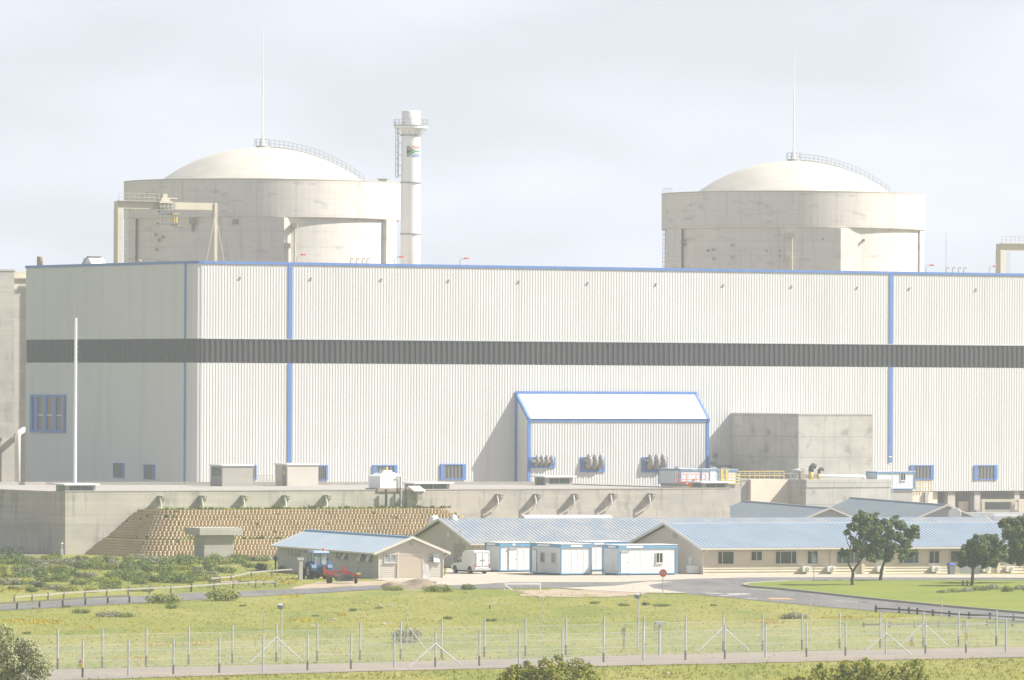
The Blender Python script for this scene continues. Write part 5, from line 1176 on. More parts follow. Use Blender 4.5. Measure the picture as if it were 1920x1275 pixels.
# road barrier
P = G(945, 1108); hb = at(945, 1092.5, P.y).z; Ba = Frame('barrier_gate', 'short white pole barrier frame at the roadside', 'barrier', (P.x, P.y, 0), 12)
w = (1021 - 945) / (F / P.y)
m = MB(); m.box(.0, .1, -.05, .05, 0, hb); m.build('post', 'white_bright', Ba.o); m = MB(); m.box(w - .35, w - .25, -.05, .05, 0, hb); m.build('post', 'white_bright', Ba.o)
m = MB(); m.box(.12, w - .35, -.06, .04, hb - .17, hb - .02); m.build('bar', 'white_bright', Ba.o); m = MB(); m.tube((.1, -.07, hb - .2), (.7, -.3, .05), .04, n=6); m.build('stay', 'white_bright', Ba.o)
P = G(996, 1106.5); m = MB(); m.box(-.05, .05, -.05, .05, 0, at(996, 1092.5, P.y).z); o = m.build('white_bollard', 'white_bright'); o.location = P; tag(o, 'lone slim white post just right of the pole barrier', 'post')
P = G(970, 1111); m = MB(); m.box(-.05, .05, -.05, .05, 0, .38); m.box(-.06, .06, -.06, .06, .38, .42); o = m.build('white_bollard', 'white_paint'); o.location = P; tag(o, 'stubby white peg at the lawn edge below the pole barrier', 'post')
# letters from strokes
GL = {'S': [(1, .9), (.7, 1), (.3, 1), (0, .85), (0, .65), (.3, .52), (.7, .48), (1, .35), (1, .15), (.7, 0), (.3, 0), (0, .1)], 'O': [(.3, 0), (0, .25), (0, .75), (.3, 1), (.7, 1), (1, .75), (1, .25), (.7, 0), (.3, 0)]}
GS = {'S': [GL['S']], 'T': [[(0, 1), (1, 1)], [(.5, 1), (.5, 0)]], 'O': [GL['O']], 'P': [[(0, 0), (0, 1), (.75, 1), (1, .85), (1, .6), (.75, .47), (0, .47)]]}
def letters(m, txt, x0, z0, w, h, y, th, gap=.28):
    x = x0
    for ch in txt:
        for st in GS[ch]:
            for a, b in zip(st[:-1], st[1:]):
                p = Vector((x + a[0] * w, z0 + a[1] * h)); q = Vector((x + b[0] * w, z0 + b[1] * h)); d = (q - p).normalized() * th * .5; nn = Vector((-d.y, d.x))
                c = [p - d + nn, p - d - nn, q + d - nn, q + d + nn]; m.add([(v.x, y, v.y) for v in c], [(0, 1, 2, 3)])
        x += w * (1 + gap)
P = G(1243, 1113); zc = at(1243, 1074.5, P.y).z
Ss = Frame('stop_sign', 'round-looking red octagonal stop sign on a thin grey post', 'road sign', (P.x, P.y, 0), 0)
m = MB(); m.tube((0, 0, 0), (0, 0, zc + .2), .035, n=8); m.build('post', 'rail_grey', Ss.o)
Rr = .36; oc = [(Rr * math.cos(R(22.5 + 45 * i)), Rr * math.sin(R(22.5 + 45 * i))) for i in range(8)]
m = MB(); m.extr([(x, -.06, zc + z) for x, z in oc], (0, .02, 0)); pl = m.build('sign_plate', 'sign_red', Ss.o)
m = MB()
for i in range(8):
    a, b = Vector(oc[i]), Vector(oc[(i + 1) % 8]); m.add([(a.x, -.063, zc + a.y), (b.x, -.063, zc + b.y), (b.x * .93, -.063, zc + b.y * .93), (a.x * .93, -.063, zc + a.y * .93)], [(0, 1, 2, 3)])
letters(m, 'STOP', -.245, zc - .1, .10, .2, -.063, .03)
m.build('lettering', 'white_bright', pl)
P = G(1526, 1091.5); zc = at(1526, 1049, P.y).z
Ys = Frame('road_sign', 'grey back of a pointed road sign on a thin post at the lawn edge', 'road sign', (P.x, P.y, 0), 0)
m = MB(); m.tube((0, 0, 0), (0, 0, zc + .4), .035, n=8); m.build('post', 'rail_grey', Ys.o)
m = MB(); m.extr([(-.24, -.06, zc - .35), (.24, -.06, zc - .35), (.27, -.06, zc - .1), (.24, -.06, zc + .25), (0, -.06, zc + .6), (-.24, -.06, zc + .25), (-.27, -.06, zc - .1)], (0, .02, 0)); sp = m.build('sign_plate', 'sign_grey', Ys.o)
m = MB(); m.extr([(-.13, -.065, zc - .25), (.13, -.065, zc - .25), (.16, -.065, zc + .05), (0, -.065, zc + .3), (-.16, -.065, zc + .05)], (0, .004, 0)); m.build('bracket_plate', 'galv', sp)
# bins by the office door
for px, lab, s_ in ((1783.5, 'grey wheelie bin with blue lid beside the office door', 1), (1829, 'grey wheelie bin half hidden behind the small round tree', 1)):
    P = at(px, 1076.5, 0 + G(px, 1077).y - 1.2); P.z = 0
    Bn = Frame('wheelie_bin', lab, 'bin', tuple(P), 20)
    m = MB(); m.hexa([(-.24, -.26, .05), (.24, -.26, .05), (.24, .26, .05), (-.24, .26, .05), (-.30, -.34, .95), (.30, -.34, .95), (.30, .34, .95), (-.30, .34, .95)]); m.build('body', 'bin_grey', Bn.o)
    m = MB(); m.hexa([(-.33, -.37, .955), (.33, -.37, .955), (.33, .4, .955), (-.33, .4, .955), (-.22, -.25, 1.1), (.22, -.25, 1.1), (.22, .36, 1.1), (-.22, .36, 1.1)]); m.build('lid', 'bin_blue', Bn.o)
# thin lamp pole and stub at the basin wall foot
P = G(150.5, 1037.5); P.y -= 1; zz = at(150.5, 973, P.y).z; Lp = Frame('lamp_pole', 'thin grey lamp pole before the left corner of the concrete wall', 'lamp', (P.x, P.y, 0), 0)
m = MB(); m.tube((0, 0, 0), (0, 0, zz), .05, n=7); m.build('pole', 'galv', Lp.o); m = MB(); m.box(-.1, .28, -.1, .1, zz - .06, zz + .1); m.build('lamp_head', 'rail_grey', Lp.o); m = MB(); m.box(-.02, .3, -.3, -.05, 0, 1.5); m.build('control_box', 'cladding_white', Lp.o)
P = G(116, 1041); m = MB(); m.box(-.12, .12, -.12, .12, 0, .6); m.rev([(.03, .6), (.03, 1.1), (.14, 1.2), (.1, 1.3)], 8); o = m.build('inspection_post', 'white_paint'); o.location = P; tag(o, 'stubby white post at the foot of the shaded wall corner', 'post')

# ------------------------------------------------------------------ timber post and rail fences
def rail_fence(pts, hpx, label, rails=(.9,), mt='timber', red=None, th=.075):
    P = [G(*p) for p in pts]; o = Frame('rail_fence', label, 'fence', tuple(P[0]), 0, 'low timber rail fences beside the road')
    for i, p in enumerate(P):
        q = p - P[0]; h_ = hpx / (F / p.y); m = MB(); m.box(q.x - th, q.x + th, q.y - th, q.y + th, 0, h_ * random.uniform(.95, 1.05)); m.build('post', 'rust' if i == red else mt, o.o)
    m = MB()
    for a, b in zip(P[:-1], P[1:]):
        for r_ in rails:
            za, zb = hpx / (F / a.y) * r_, hpx / (F / b.y) * r_; qa, qb = a - P[0], b - P[0]
            m.hexa([(qa.x, qa.y - th - .05, za - .07), (qb.x, qb.y - th - .05, zb - .07), (qb.x, qb.y - th, zb - .07), (qa.x, qa.y - th, za - .07), (qa.x, qa.y - th - .05, za + .06), (qb.x, qb.y - th - .05, zb + .06), (qb.x, qb.y - th, zb + .06), (qa.x, qa.y - th, za + .06)])
    m.build('rail', mt, o.o)
rail_fence([(27, 1130), (60, 1127.5), (90, 1125.5), (119.5, 1122.5), (159, 1120), (200, 1117.5), (240.5, 1115.5), (280, 1113.5), (320, 1112), (358.5, 1109.5), (401, 1106.5), (437, 1104), (479, 1102.5), (516, 1101.5)], 14.5, 'pale timber rail fence along the far side of the left road, one post rusty red', (.75,), red=9)
rail_fence([(-10, 1145), (32, 1142.5), (74, 1140), (117.5, 1137.5), (160, 1134.5), (202, 1132), (242.5, 1130.5)], 14, 'darker timber rail fence along the near side of the left road', (.95,), 'timber_dark')
rail_fence([(395, 1094), (412, 1092.5), (433, 1091), (471, 1082.5), (509, 1079.5), (548, 1077)], 12, 'timber rail fence crossing the yellow flowers toward the pillar', (.8,))
rail_fence([(394, 1096), (413, 1097), (448, 1096), (466, 1097.5), (494, 1096.5), (516, 1099.5)], 9, 'short broken timber rail fence in the flowers left of the tractor', (.7,))
rail_fence([(1642, 1147.5), (1686, 1150), (1704, 1151), (1720, 1152), (1749, 1155), (1780, 1157.5), (1817, 1160), (1856, 1161), (1900, 1164), (1950, 1168)], 12, 'dark rail fence along the right-hand road below the lawn', (.6,), 'timber_dark')
rail_fence([(1619, 1177), (1650, 1177), (1668, 1176.5), (1714, 1176), (1759, 1175.5), (1806, 1175), (1850, 1174), (1898, 1174), (1950, 1174)], 10, 'pale low rail fence in the grass behind the right fence posts', (.6, ))

# ------------------------------------------------------------------ security fences
def sec_fence(posts, hpx, label, meshtop=.80, braced=()):
    P = [G(*p) for p in posts]; o = Frame('security_fence', label, 'fence', tuple(P[0]), 0, 'parallel security fences along the service track'); L0 = P[0]
    for i, p in enumerate(P):
        q = p - L0; h_ = (hpx[0] + (hpx[1] - hpx[0]) * i / (len(P) - 1)) / (F / p.y)
        m = MB(); m.tube((q.x, q.y, h_ * .28), (q.x, q.y, h_), .062, n=7); pt = m.build('post', 'galv', o.o)
        b = MB(); b.tube((q.x, q.y, 0), (q.x, q.y, h_ * .28), .070, n=7); b.build('post_sleeve', 'post_dark' if i % 3 != 1 or hpx[0] > 70 else 'galv', pt)
        if i in braced:
            for s_ in (-1, 1):
                e = P[min(max(i + s_, 0), len(P) - 1)] - L0; d = (e - q).normalized() * 2.1
                m = MB(); m.tube((q.x, q.y - .05, h_ * .66), (q.x + d.x, q.y + d.y - .15, .05), .045, n=6); m.build('brace', 'galv', o.o)
    # fabric: one sheet of woven wire and its straining wires
    m = MB(); w_ = MB(); H0 = 2.55 * meshtop
    A_, B_ = P[0] - L0, P[-1] - L0; d = (B_ - A_).normalized()
    A_ = A_ - d * 30; B_ = B_ + d * 30
    L_ = (B_ - A_).length; m.add([(0, 0, .05), (L_, 0, .05), (L_, 0, H0), (0, 0, H0)], [(0, 1, 2, 3)]); fo = m.build('wire_mesh', 'wire_mesh', o.o)
    fo.location = (A_.x, A_.y, 0); fo.rotation_euler.z = math.atan2(d.y, d.x)
    for z in (.06, H0, H0 * .52): w_.tube((0, -.01, z), (L_, -.01, z), .012, n=4)
    w_.build('straining_wire', 'wire', fo)
    tag(fo.children[-1], kind='stuff')
    return o
far = [(108, 1254.5), (191.5, 1251), (274, 1247.5), (353.5, 1243.5), (435.5, 1241), (518, 1238.5), (594.5, 1235.5), (675, 1234), (751, 1231.5), (828, 1229), (908, 1227), (985, 1225), (1061, 1223), (1132, 1220), (1207, 1218.5),
       (1285.5, 1219), (1356, 1218), (1429.5, 1216), (1503.5, 1215.5), (1574, 1214), (1650, 1213), (1731, 1213), (1797, 1212), (1868, 1211)]
far = [(x, 1254.5 - (x - 108) * (43.5 / 1760) - 2.2 * math.sin(math.pi * (x - 108) / 1760)) for x, y in far]
near = [(155, 1269), (240.5, 1266.5), (325, 1263.5), (411, 1261), (493, 1257.5), (576.5, 1257), (658, 1256.5), (739, 1252), (816, 1251.5), (898.5, 1249.5), (973, 1246), (1054, 1243.5), (1131.5, 1240.5), (1206, 1243), (1285, 1238), (1359, 1236.5), (1435, 1234), (1512, 1232), (1585, 1231), (1660.5, 1231), (1735, 1228), (1811, 1225), (1886, 1223)]
near = [(x, 1271 - (x - 155) * (47.0 / 1731) - 2 * math.sin(math.pi * (x - 155) / 1731)) for x, y in near]
sec_fence(far, (74, 67), 'farther of the two tall galvanised mesh fences, on the grass side of the track', .82, (5, 16, 21))
sec_fence(near, (70, 63), 'nearer of the two tall galvanised mesh fences, on the camera side of the track', .78, (8, 19))
# electric sensor masts with insulators
for i, (px, pt, pb) in enumerate(((220, 1152, 1236), (495, 1145, 1234), (763, 1133, 1233), (1018, 1130, 1226), (1270, 1127, 1224), (1518, 1124, 1220), (1765, 1119, 1216))):
    P = G(px, pb); z1 = at(px, pt, P.y).z
    e = Frame('sensor_mast', ['thin beaded sensor mast, leftmost of its row', 'thin beaded sensor mast just left of the left floodlight pole', 'thin beaded sensor mast with one slanting stay', 'thin beaded sensor mast below the white pole barrier', 'thin beaded sensor mast right of the camera post',
              'thin beaded sensor mast by the dark bush at the road bend', 'thin beaded sensor mast, rightmost of its row, before the lawn'][i], 'mast', (P.x, P.y, 0), 0, 'beaded sensor masts between the fences')
    m = MB(); m.tube((0, 0, 0), (0, 0, z1), .022, n=5); m.build('rod', 'wire', e.o)
    m = MB(); z = z1
    for k_ in range(9): m.ball(((-1) ** k_ * .04, 0, z), .055, .055, .05, 7, 5); z -= .33
    m.build('insulators', 'rail_tan', e.o); tag(e.o.children[-1], kind='stuff')
    if i == 2: m = MB(); m.tube((0, 0, z1 * .62), (1.6, -.6, .1), .03, n=5); m.build('stay', 'crane_beige', e.o)
for px, pt, pb, lab in ((527.5, 1133, 1238, 'galvanised pole with a tilted floodlight, left half of the fence line'), (1196.5, 1113, 1216, 'galvanised pole with a tilted floodlight near the camera post')):
    P = G(px, pb); z1 = at(px, pt + 8, P.y).z; e = Frame('floodlight_pole', lab, 'floodlight', (P.x, P.y, 0), 0, 'floodlight poles along the fences')
    m = MB(); m.tube((0, 0, 0), (0, 0, z1), .055, .045, n=8); m.build('pole', 'galv', e.o)
    m = MB(); m.hexa([(-.28, -.2, z1 + .0), (.05, -.2, z1 - .1), (.05, .15, z1 - .05), (-.28, .15, z1 + .02), (-.25, -.25, z1 + .26), (.1, -.25, z1 + .2), (.12, .1, z1 + .3), (-.25, .1, z1 + .32)]); fh = m.build('floodlight', 'galv', e.o)
    m = MB(); m.add([(-.27, -.235, z1 + .03), (.05, -.235, z1 - .05), (.08, -.262, z1 + .17), (-.24, -.262, z1 + .23)], [(0, 1, 2, 3)]); m.build('lens', 'glass_pale', fh)
    m = MB(); m.box(.14, .17, -.2, .1, z1 + .05, z1 + .33); m.build('bracket', 'rail_dark', e.o)
P = G(1236.5, 1229); z1 = at(1236.5, 1171, P.y).z; e = Frame('camera_post', 'grey post carrying a long white security camera between the fences', 'security camera', (P.x, P.y, 0), 0)
m = MB(); m.tube((0, 0, 0), (0, 0, z1), .085, n=8); m.build('post', 'galv', e.o); m = MB(); m.box(-.27, .32, -.12, .12, z1 + .0, z1 + .17); m.box(-.3, .35, -.14, .14, z1 + .17, z1 + .2); cm = m.build('camera', 'tent_white', e.o)
m = MB(); m.box(-.31, -.27, -.08, .08, z1 + .03, z1 + .14); m.build('lens', 'black_metal', cm); m = MB(); m.path([(-.28, 0, z1), (-.38, 0, z1 - .2), (-.33, 0, z1 - .45), (-.1, 0, z1 - .6)], .02, 5); m.build('cable', 'rail_grey', e.o)
P = G(1169.5, 1218.5); m = MB(); m.box(-.06, .06, -.06, .06, 0, 1.15); m.box(-.15, .12, -.08, .08, 1.0, 1.5); m.box(-.02, .02, -.02, .02, 1.5, 1.65); o = m.build('junction_post', 'rail_tan'); o.location = P; tag(o, 'short weathered post with a small box left of the second floodlight', 'post')
for k_, (px, lab) in enumerate(((953.5, 'thinner of two short white pegs in mid grass'), (959, 'thicker of two short white pegs in mid grass'))):
    P = G(px, 1226); m = MB(); m.box(-.03 - .03 * k_, .03 + .03 * k_, -.03, .03, 0, .55); m.box(-.04 - .03 * k_, .04 + .03 * k_, -.04, .04, .55, .58); o = m.build('white_peg', 'white_paint'); o.location = P; tag(o, lab, 'post')
# warning signs hung on the fences
for px, y0, y1, up, lab in ((150.5, 1234.5, 1252.5, 'sign_orange', 'small orange and yellow warning sign at the left end of the fence'), (1709.5, 1195.5, 1212.5, 'sign_orange', 'small orange and yellow warning sign right of the braced post'), (1811.5, 1183.5, 1200, 'sign_yellow', 'small all-yellow warning sign high on a right-hand post')):
    k_ = min(range(len(near)), key=lambda i: abs(near[i][0] - px)); Yd = G(*near[k_]).y - .15
    a, b = at(px, y1, Yd), at(px, y0, Yd); e = Frame('warning_sign', lab, 'warning sign', (a.x, Yd, a.z), 0, 'warning signs on the fence'); hh = b.z - a.z
    m = MB(); m.box(-.135, .135, 0, .015, 0, hh); m.build('sign_plate', 'tent_white', e.o)
    m = MB(); m.box(-.12, .12, -.005, 0, .03, hh * .46); m.build('lower_panel', 'sign_yellow', e.o)
    m = MB(); m.extr([(-.11, -.005, hh * .54), (.11, -.005, hh * .54), (0, -.005, hh * .93)], (0, .005, 0)); t_ = m.build('warning_triangle', up, e.o)
# hydrant-like stake in the field
P = G(918.5, 1142); m = MB(); m.rev([(.06, 0), (.07, .25), (.05, .33)], 8); o = m.build('dark_stake', 'deck_green'); o.location = P; tag(o, 'single tiny dark stake in the middle of the grass field', 'stake')
# ------------------------------------------------------------------ vegetation
rnd = random.Random(11)
def leaves(m, clumps, dens, size, up=.35, fill=.55):
    """many small leaf faces spread through clumps"""
    for (cx, cy, cz, rx, ry, rz) in clumps:
        n = int(dens * rx * max(ry, .3) * rz ** .5 * 10) + 6
        for _ in range(n):
            while True:
                d = Vector((rnd.gauss(0, 1), rnd.gauss(0, 1), rnd.gauss(0, 1)))
                if d.length > .01: break
            d.normalize(); rr = rnd.uniform(fill, 1.08) ** .6
            if rnd.random() < .10: rr *= rnd.uniform(1.0, 1.22)
            p = Vector((cx + d.x * rx * rr, cy + d.y * ry * rr, cz + d.z * rz * rr))
            nrm = (d + Vector((rnd.uniform(-1, 1), rnd.uniform(-1, 1), rnd.uniform(-.6, 1))) * .9 + Vector((0, 0, up))).normalized()
            u = nrm.orthogonal().normalized(); a = rnd.uniform(0, 6.28); v = nrm.cross(u); u, v = u * math.cos(a) + v * math.sin(a), v * math.cos(a) - u * math.sin(a)
            s = size * rnd.uniform(.6, 1.35)
            m.add([p - u * s, p + v * s * .55 - nrm * s * .1, p + u * s, p - v * s * .55 + nrm * s * .12], [(0, 1, 2, 3)])
def tree(name, label, base_px, trunk, limbs, clumps, Yoff=2.0, leafm='leaf_tree', dens=80, size=.10, group=None):
    P = G(*base_px); o = Frame(name, label, 'tree', tuple(P), 0, group)
    def q(px, py, dy=0): return at(px, py, P.y + dy) - P
    m = MB()
    def curve(pts, r0, r1):
        pp = [q(*p) if len(p) == 2 else q(p[0], p[1], p[2]) for p in pts]; out = [pp[0]]
        for a, b in zip(pp[:-1], pp[1:]): out += [a.lerp(b, .5) + Vector((rnd.uniform(-.04, .04), rnd.uniform(-.04, .04), 0)), b]
        m.path(out, [r0 + (r1 - r0) * i / (len(out) - 1) for i in range(len(out))], 8)
    curve(trunk[0], trunk[1], trunk[2]); tk = m.build('trunk', 'bark', o.o, True)
    m = MB()
    for L_ in limbs: curve(L_[0], L_[1], L_[2])
    if limbs: m.build('limbs', 'bark', tk, True)
    m = MB(); cl = []
    for c in clumps:
        px, py, r = c[:3]; dy = c[3] if len(c) > 3 else rnd.uniform(-Yoff, Yoff); p = q(px, py, dy); rr = r / (F / P.y); rr *= rnd.uniform(.72, 1.12); cl.append((p.x, p.y, p.z, rr, rr * 1.1, rr * .85))
        for _ in range(5):
            a = rnd.uniform(0, 6.28); e = rnd.uniform(-.7, 1.0); k = rr * rnd.uniform(.7, 1.05); cl.append((p.x + math.cos(a) * k, p.y + math.sin(a) * k, p.z + e * k, rr * .45, rr * .45, rr * .38))
    leaves(m, cl, dens, size); m.build('crown', leafm, o.o); return o
tree('lawn_tree', 'left of the two leaning lawn trees, trunk forked low, leafy twig at left', (1598.5, 1099.5),
     ([(1598.5, 1100), (1598, 1085), (1599, 1071)], .17, .12),
     [([(1599, 1072), (1591, 1058), (1591, 1042), (1596, 1020), (1594, 1000)], .09, .035), ([(1599, 1072), (1611, 1055), (1620, 1040), (1626, 1015), (1632, 990)], .11, .04), ([(1591, 1045), (1582, 1038)], .05, .03), ([(1596, 1020), (1606, 1004), (1612, 985)], .05, .03), ([(1594, 1030), (1586, 1005), (1588, 992)], .04, .02)],
     [(1581, 1039, 8), (1591, 1036, 5), (1588, 998, 8), (1596, 1008, 6), (1600, 988, 10), (1608, 972, 9), (1622, 970, 11), (1636, 970, 9), (1614, 988, 9), (1630, 988, 12), (1645, 985, 9), (1606, 1018, 8), (1618, 998, 10), (1640, 998, 11), (1626, 978, 10), (1648, 1018, 11), (1646, 1038, 9), (1622, 1006, 11), (1637, 1008, 12), (1612, 1024, 9), (1625, 1030, 11), (1640, 1028, 12), (1615, 1042, 8), (1632, 1046, 8), (1602, 1032, 6)], dens=165, size=.10)
tree('lawn_tree', 'right of the two leaning lawn trees, fuller crown on a curved single trunk', (1651.5, 1090.5),
     ([(1651, 1091), (1652, 1078), (1655, 1062), (1660, 1045)], .17, .10),
     [([(1660, 1046), (1650, 1025), (1650, 1005)], .08, .03), ([(1660, 1046), (1676, 1025), (1682, 1000)], .08, .03), ([(1660, 1046), (1690, 1030), (1705, 1000)], .06, .03)],
     [(1646, 992, 13), (1660, 985, 12), (1676, 977, 11), (1688, 985, 11), (1652, 1010, 14), (1668, 1004, 14), (1684, 1006, 13), (1660, 1026, 14), (1678, 1028, 13), (1648, 1038, 12), (1664, 1044, 10), (1698, 1020, 11), (1706, 1000, 11), (1714, 990, 8), (1717, 1004, 7), (1697, 1036, 9), (1708, 1038, 8), (1716, 1036, 6), (1690, 1044, 7), (1638, 1050, 8), (1640, 1022, 9)], dens=175, size=.10)
tree('lawn_tree', 'small round-crowned lawn tree on a short straight trunk', (1823, 1101),
     ([(1822.5, 1102), (1823, 1088), (1824, 1070), (1825, 1055)], .16, .10),
     [([(1824, 1068), (1812, 1052), (1806, 1040)], .07, .03), ([(1824, 1068), (1838, 1054), (1848, 1040)], .07, .03)],
     [(1812, 1028, 12), (1806, 1042, 11), (1806, 1056, 9), (1822, 1020, 11), (1836, 1012, 12), (1850, 1008, 11), (1864, 1010, 11), (1826, 1038, 14), (1842, 1030, 15), (1858, 1026, 13), (1872, 1020, 11), (1880, 1030, 9), (1838, 1048, 13), (1854, 1044, 13), (1868, 1040, 12), (1880, 1046, 8), (1820, 1056, 10), (1862, 1056, 9), (1848, 1060, 8)], dens=175, size=.10)
tree('lawn_tree', 'dark full lawn tree cut by the right edge', (1925, 1096),
     ([(1925, 1098), (1924, 1075), (1922, 1050)], .2, .14), [([(1922, 1052), (1905, 1020), (1896, 1000)], .09, .03)],
     [(1884, 980, 9), (1890, 992, 11), (1902, 980, 12), (1916, 975, 12), (1930, 975, 14), (1900, 1000, 14), (1916, 996, 15), (1932, 996, 15), (1904, 1020, 15), (1922, 1018, 16), (1940, 1015, 16), (1908, 1040, 14), (1896, 1050, 9), (1924, 1040, 15), (1944, 1036, 15), (1912, 1056, 8), (1878, 984, 6), (1886, 1006, 7), (1897, 1035, 10)], leafm='leaf_tree', dens=175, size=.10)
# foreground bushes reaching up into the frame
def near_bush(label, px0, px1, ptop, Y, leafm, shape, dens, size):
    a, b = at(px0, 1275, Y), at(px1, 1275, Y); top = at((px0 + px1) / 2, ptop, Y).z; cx = (a.x + b.x) / 2; hw = (b.x - a.x) / 2
    o = Frame('foreground_bush', label, 'bush', (cx, Y, 0), 0); m = MB(); cl = []
    for (sx, sy, r) in shape:
        p = at(sx, sy, Y + rnd.uniform(-.7, .9)); rr = r / (F / Y); cl.append((p.x - cx, p.y - Y, p.z, rr, rr, rr * .9))
        for _ in range(4):
            t = rnd.uniform(0, 3.14); cl.append((p.x - cx + math.cos(t) * rr * .7, p.y - Y + rnd.uniform(-.5, .5) * rr, p.z + math.sin(t) * rr * .75, rr * .34, rr * .34, rr * .34))
    for _ in range(9): cl.append((rnd.uniform(-hw, hw) * .8, rnd.uniform(-.5, .8), top - rnd.uniform(1.2, 2.4), .8, .8, .7))
    leaves(m, cl, dens, size, .2, .4); m.build('foliage', leafm, o.o)
    m = MB()
    for i in range(6):
        t = rnd.uniform(-.7, .7) * hw; m.path([(t * .25, 0, 0), (t * .6, .1, top * .4), (t, 0, top * .8)], [.09, .05, .02], 6)
    m.build('stems', 'bark', o.o)
near_bush('silvery leafy bush filling the bottom left corner', -60, 95, 1175, 352, 'leaf_silver', [(-25, 1200, 30), (5, 1195, 24), (25, 1215, 24), (48, 1228, 20), (60, 1248, 22), (80, 1262, 14), (20, 1245, 30), (-10, 1250, 34), (50, 1272, 26), (20, 1285, 34), (84, 1284, 14)], 100, .075)
near_bush('bright olive rounded bush at the bottom middle edge', 935, 1125, 1230, 350, 'leaf_olive', [(945, 1277, 12), (965, 1262, 16), (985, 1256, 18), (1010, 1270, 18), (1022, 1252, 18), (1042, 1246, 18), (1060, 1255, 16), (1082, 1252, 19), (1098, 1256, 15), (1112, 1270, 14), (1050, 1275, 26), (990, 1282, 22), (1085, 1280, 22)], 100, .075)
near_bush('wide olive bush with pointed clumps at the bottom right edge', 1465, 1742, 1235, 348, 'leaf_olive', [(1478, 1280, 12), (1500, 1278, 12), (1535, 1258, 15), (1555, 1270, 18), (1590, 1255, 19), (1575, 1268, 16), (1618, 1250, 18), (1630, 1268, 22), (1655, 1262, 18), (1682, 1262, 16), (1705, 1256, 16), (1722, 1250, 15), (1732, 1270, 13), (1600, 1285, 26), (1700, 1284, 26), (1520, 1286, 16)], 100, .075)

# shrubs: a few meshes, each copied with its own place, size and turn
def shrub_proto(leafm, n, size, flat=.6, dens=75):
    m = MB(); cl = [(0, 0, flat * .45, .85, .85, flat * .55)]
    for _ in range(n):
        a = rnd.uniform(0, 6.28); r = rnd.uniform(.25, .8); cl.append((math.cos(a) * r, math.sin(a) * r, flat * rnd.uniform(.25, .8) * (1.1 - r * .5), rnd.uniform(.22, .42), rnd.uniform(.22, .42), rnd.uniform(.2, .34) * flat * 1.4))
    leaves(m, cl, dens, size, .3, .45); me = bpy.data.meshes.new('shrub'); me.from_pydata(m.v, [], m.f); me.materials.append(MATS[leafm]); return me
PR = {k: [shrub_proto(k, 7, .075) for _ in range(3)] for k in ('leaf_shrub', 'leaf_grey', 'leaf_yellow', 'leaf_dark')}
def shrub(px, py, rpx, hpx, kind, label, group=None):
    P = G(px, py); s = F / P.y; me = rnd.choice(PR[kind]); o = bpy.data.objects.new('shrub', me); col.objects.link(o)
    o.location = P; r = rpx / s; o.scale = (r, r * rnd.uniform(1.0, 1.7), hpx / s / .85); o.rotation_euler.z = rnd.choice((0, .5, -.5, 3.1, 2.6)); tag(o, label, 'shrub', group); return o
GRP = 'scrub bushes on the rough ground below the block embankment'
ordn = ['first', 'second', 'third', 'fourth', 'fifth', 'sixth', 'seventh', 'eighth', 'ninth', 'tenth', 'eleventh', 'twelfth', 'thirteenth', 'fourteenth', 'fifteenth', 'sixteenth', 'seventeenth', 'eighteenth', 'nineteenth', 'twentieth']
KN = {'leaf_shrub': 'green', 'leaf_grey': 'grey-green', 'leaf_yellow': 'yellow-flecked', 'leaf_dark': 'dark'}
rows = [('back row against the wall', 1052, 20, -5, 500, 17), ('second scrub row from the wall', 1061, 19, -5, 480, 19), ('middle scrub row', 1071, 18, -5, 440, 20), ('fourth scrub row from the wall', 1082, 17, -5, 410, 21), ('fifth scrub row from the wall', 1093, 14, -5, 395, 19), ('front scrub row by the fence', 1107, 8, 0, 300, 13)]
for rn, y, n, x0, x1, hh in rows:
    for i in range(n):
        px = x0 + (x1 - x0) * (i + .5) / n + rnd.uniform(-9, 9); k = rnd.choices(['leaf_shrub', 'leaf_grey', 'leaf_yellow'], [6, 2, 1.5])[0]
        shrub(px, y + rnd.uniform(-4, 4), rnd.uniform(13, 25), hh * rnd.uniform(.65, 1.3), k, '%s scrub bush, %s from the left in the %s' % (KN[k], ordn[i], rn), GRP)
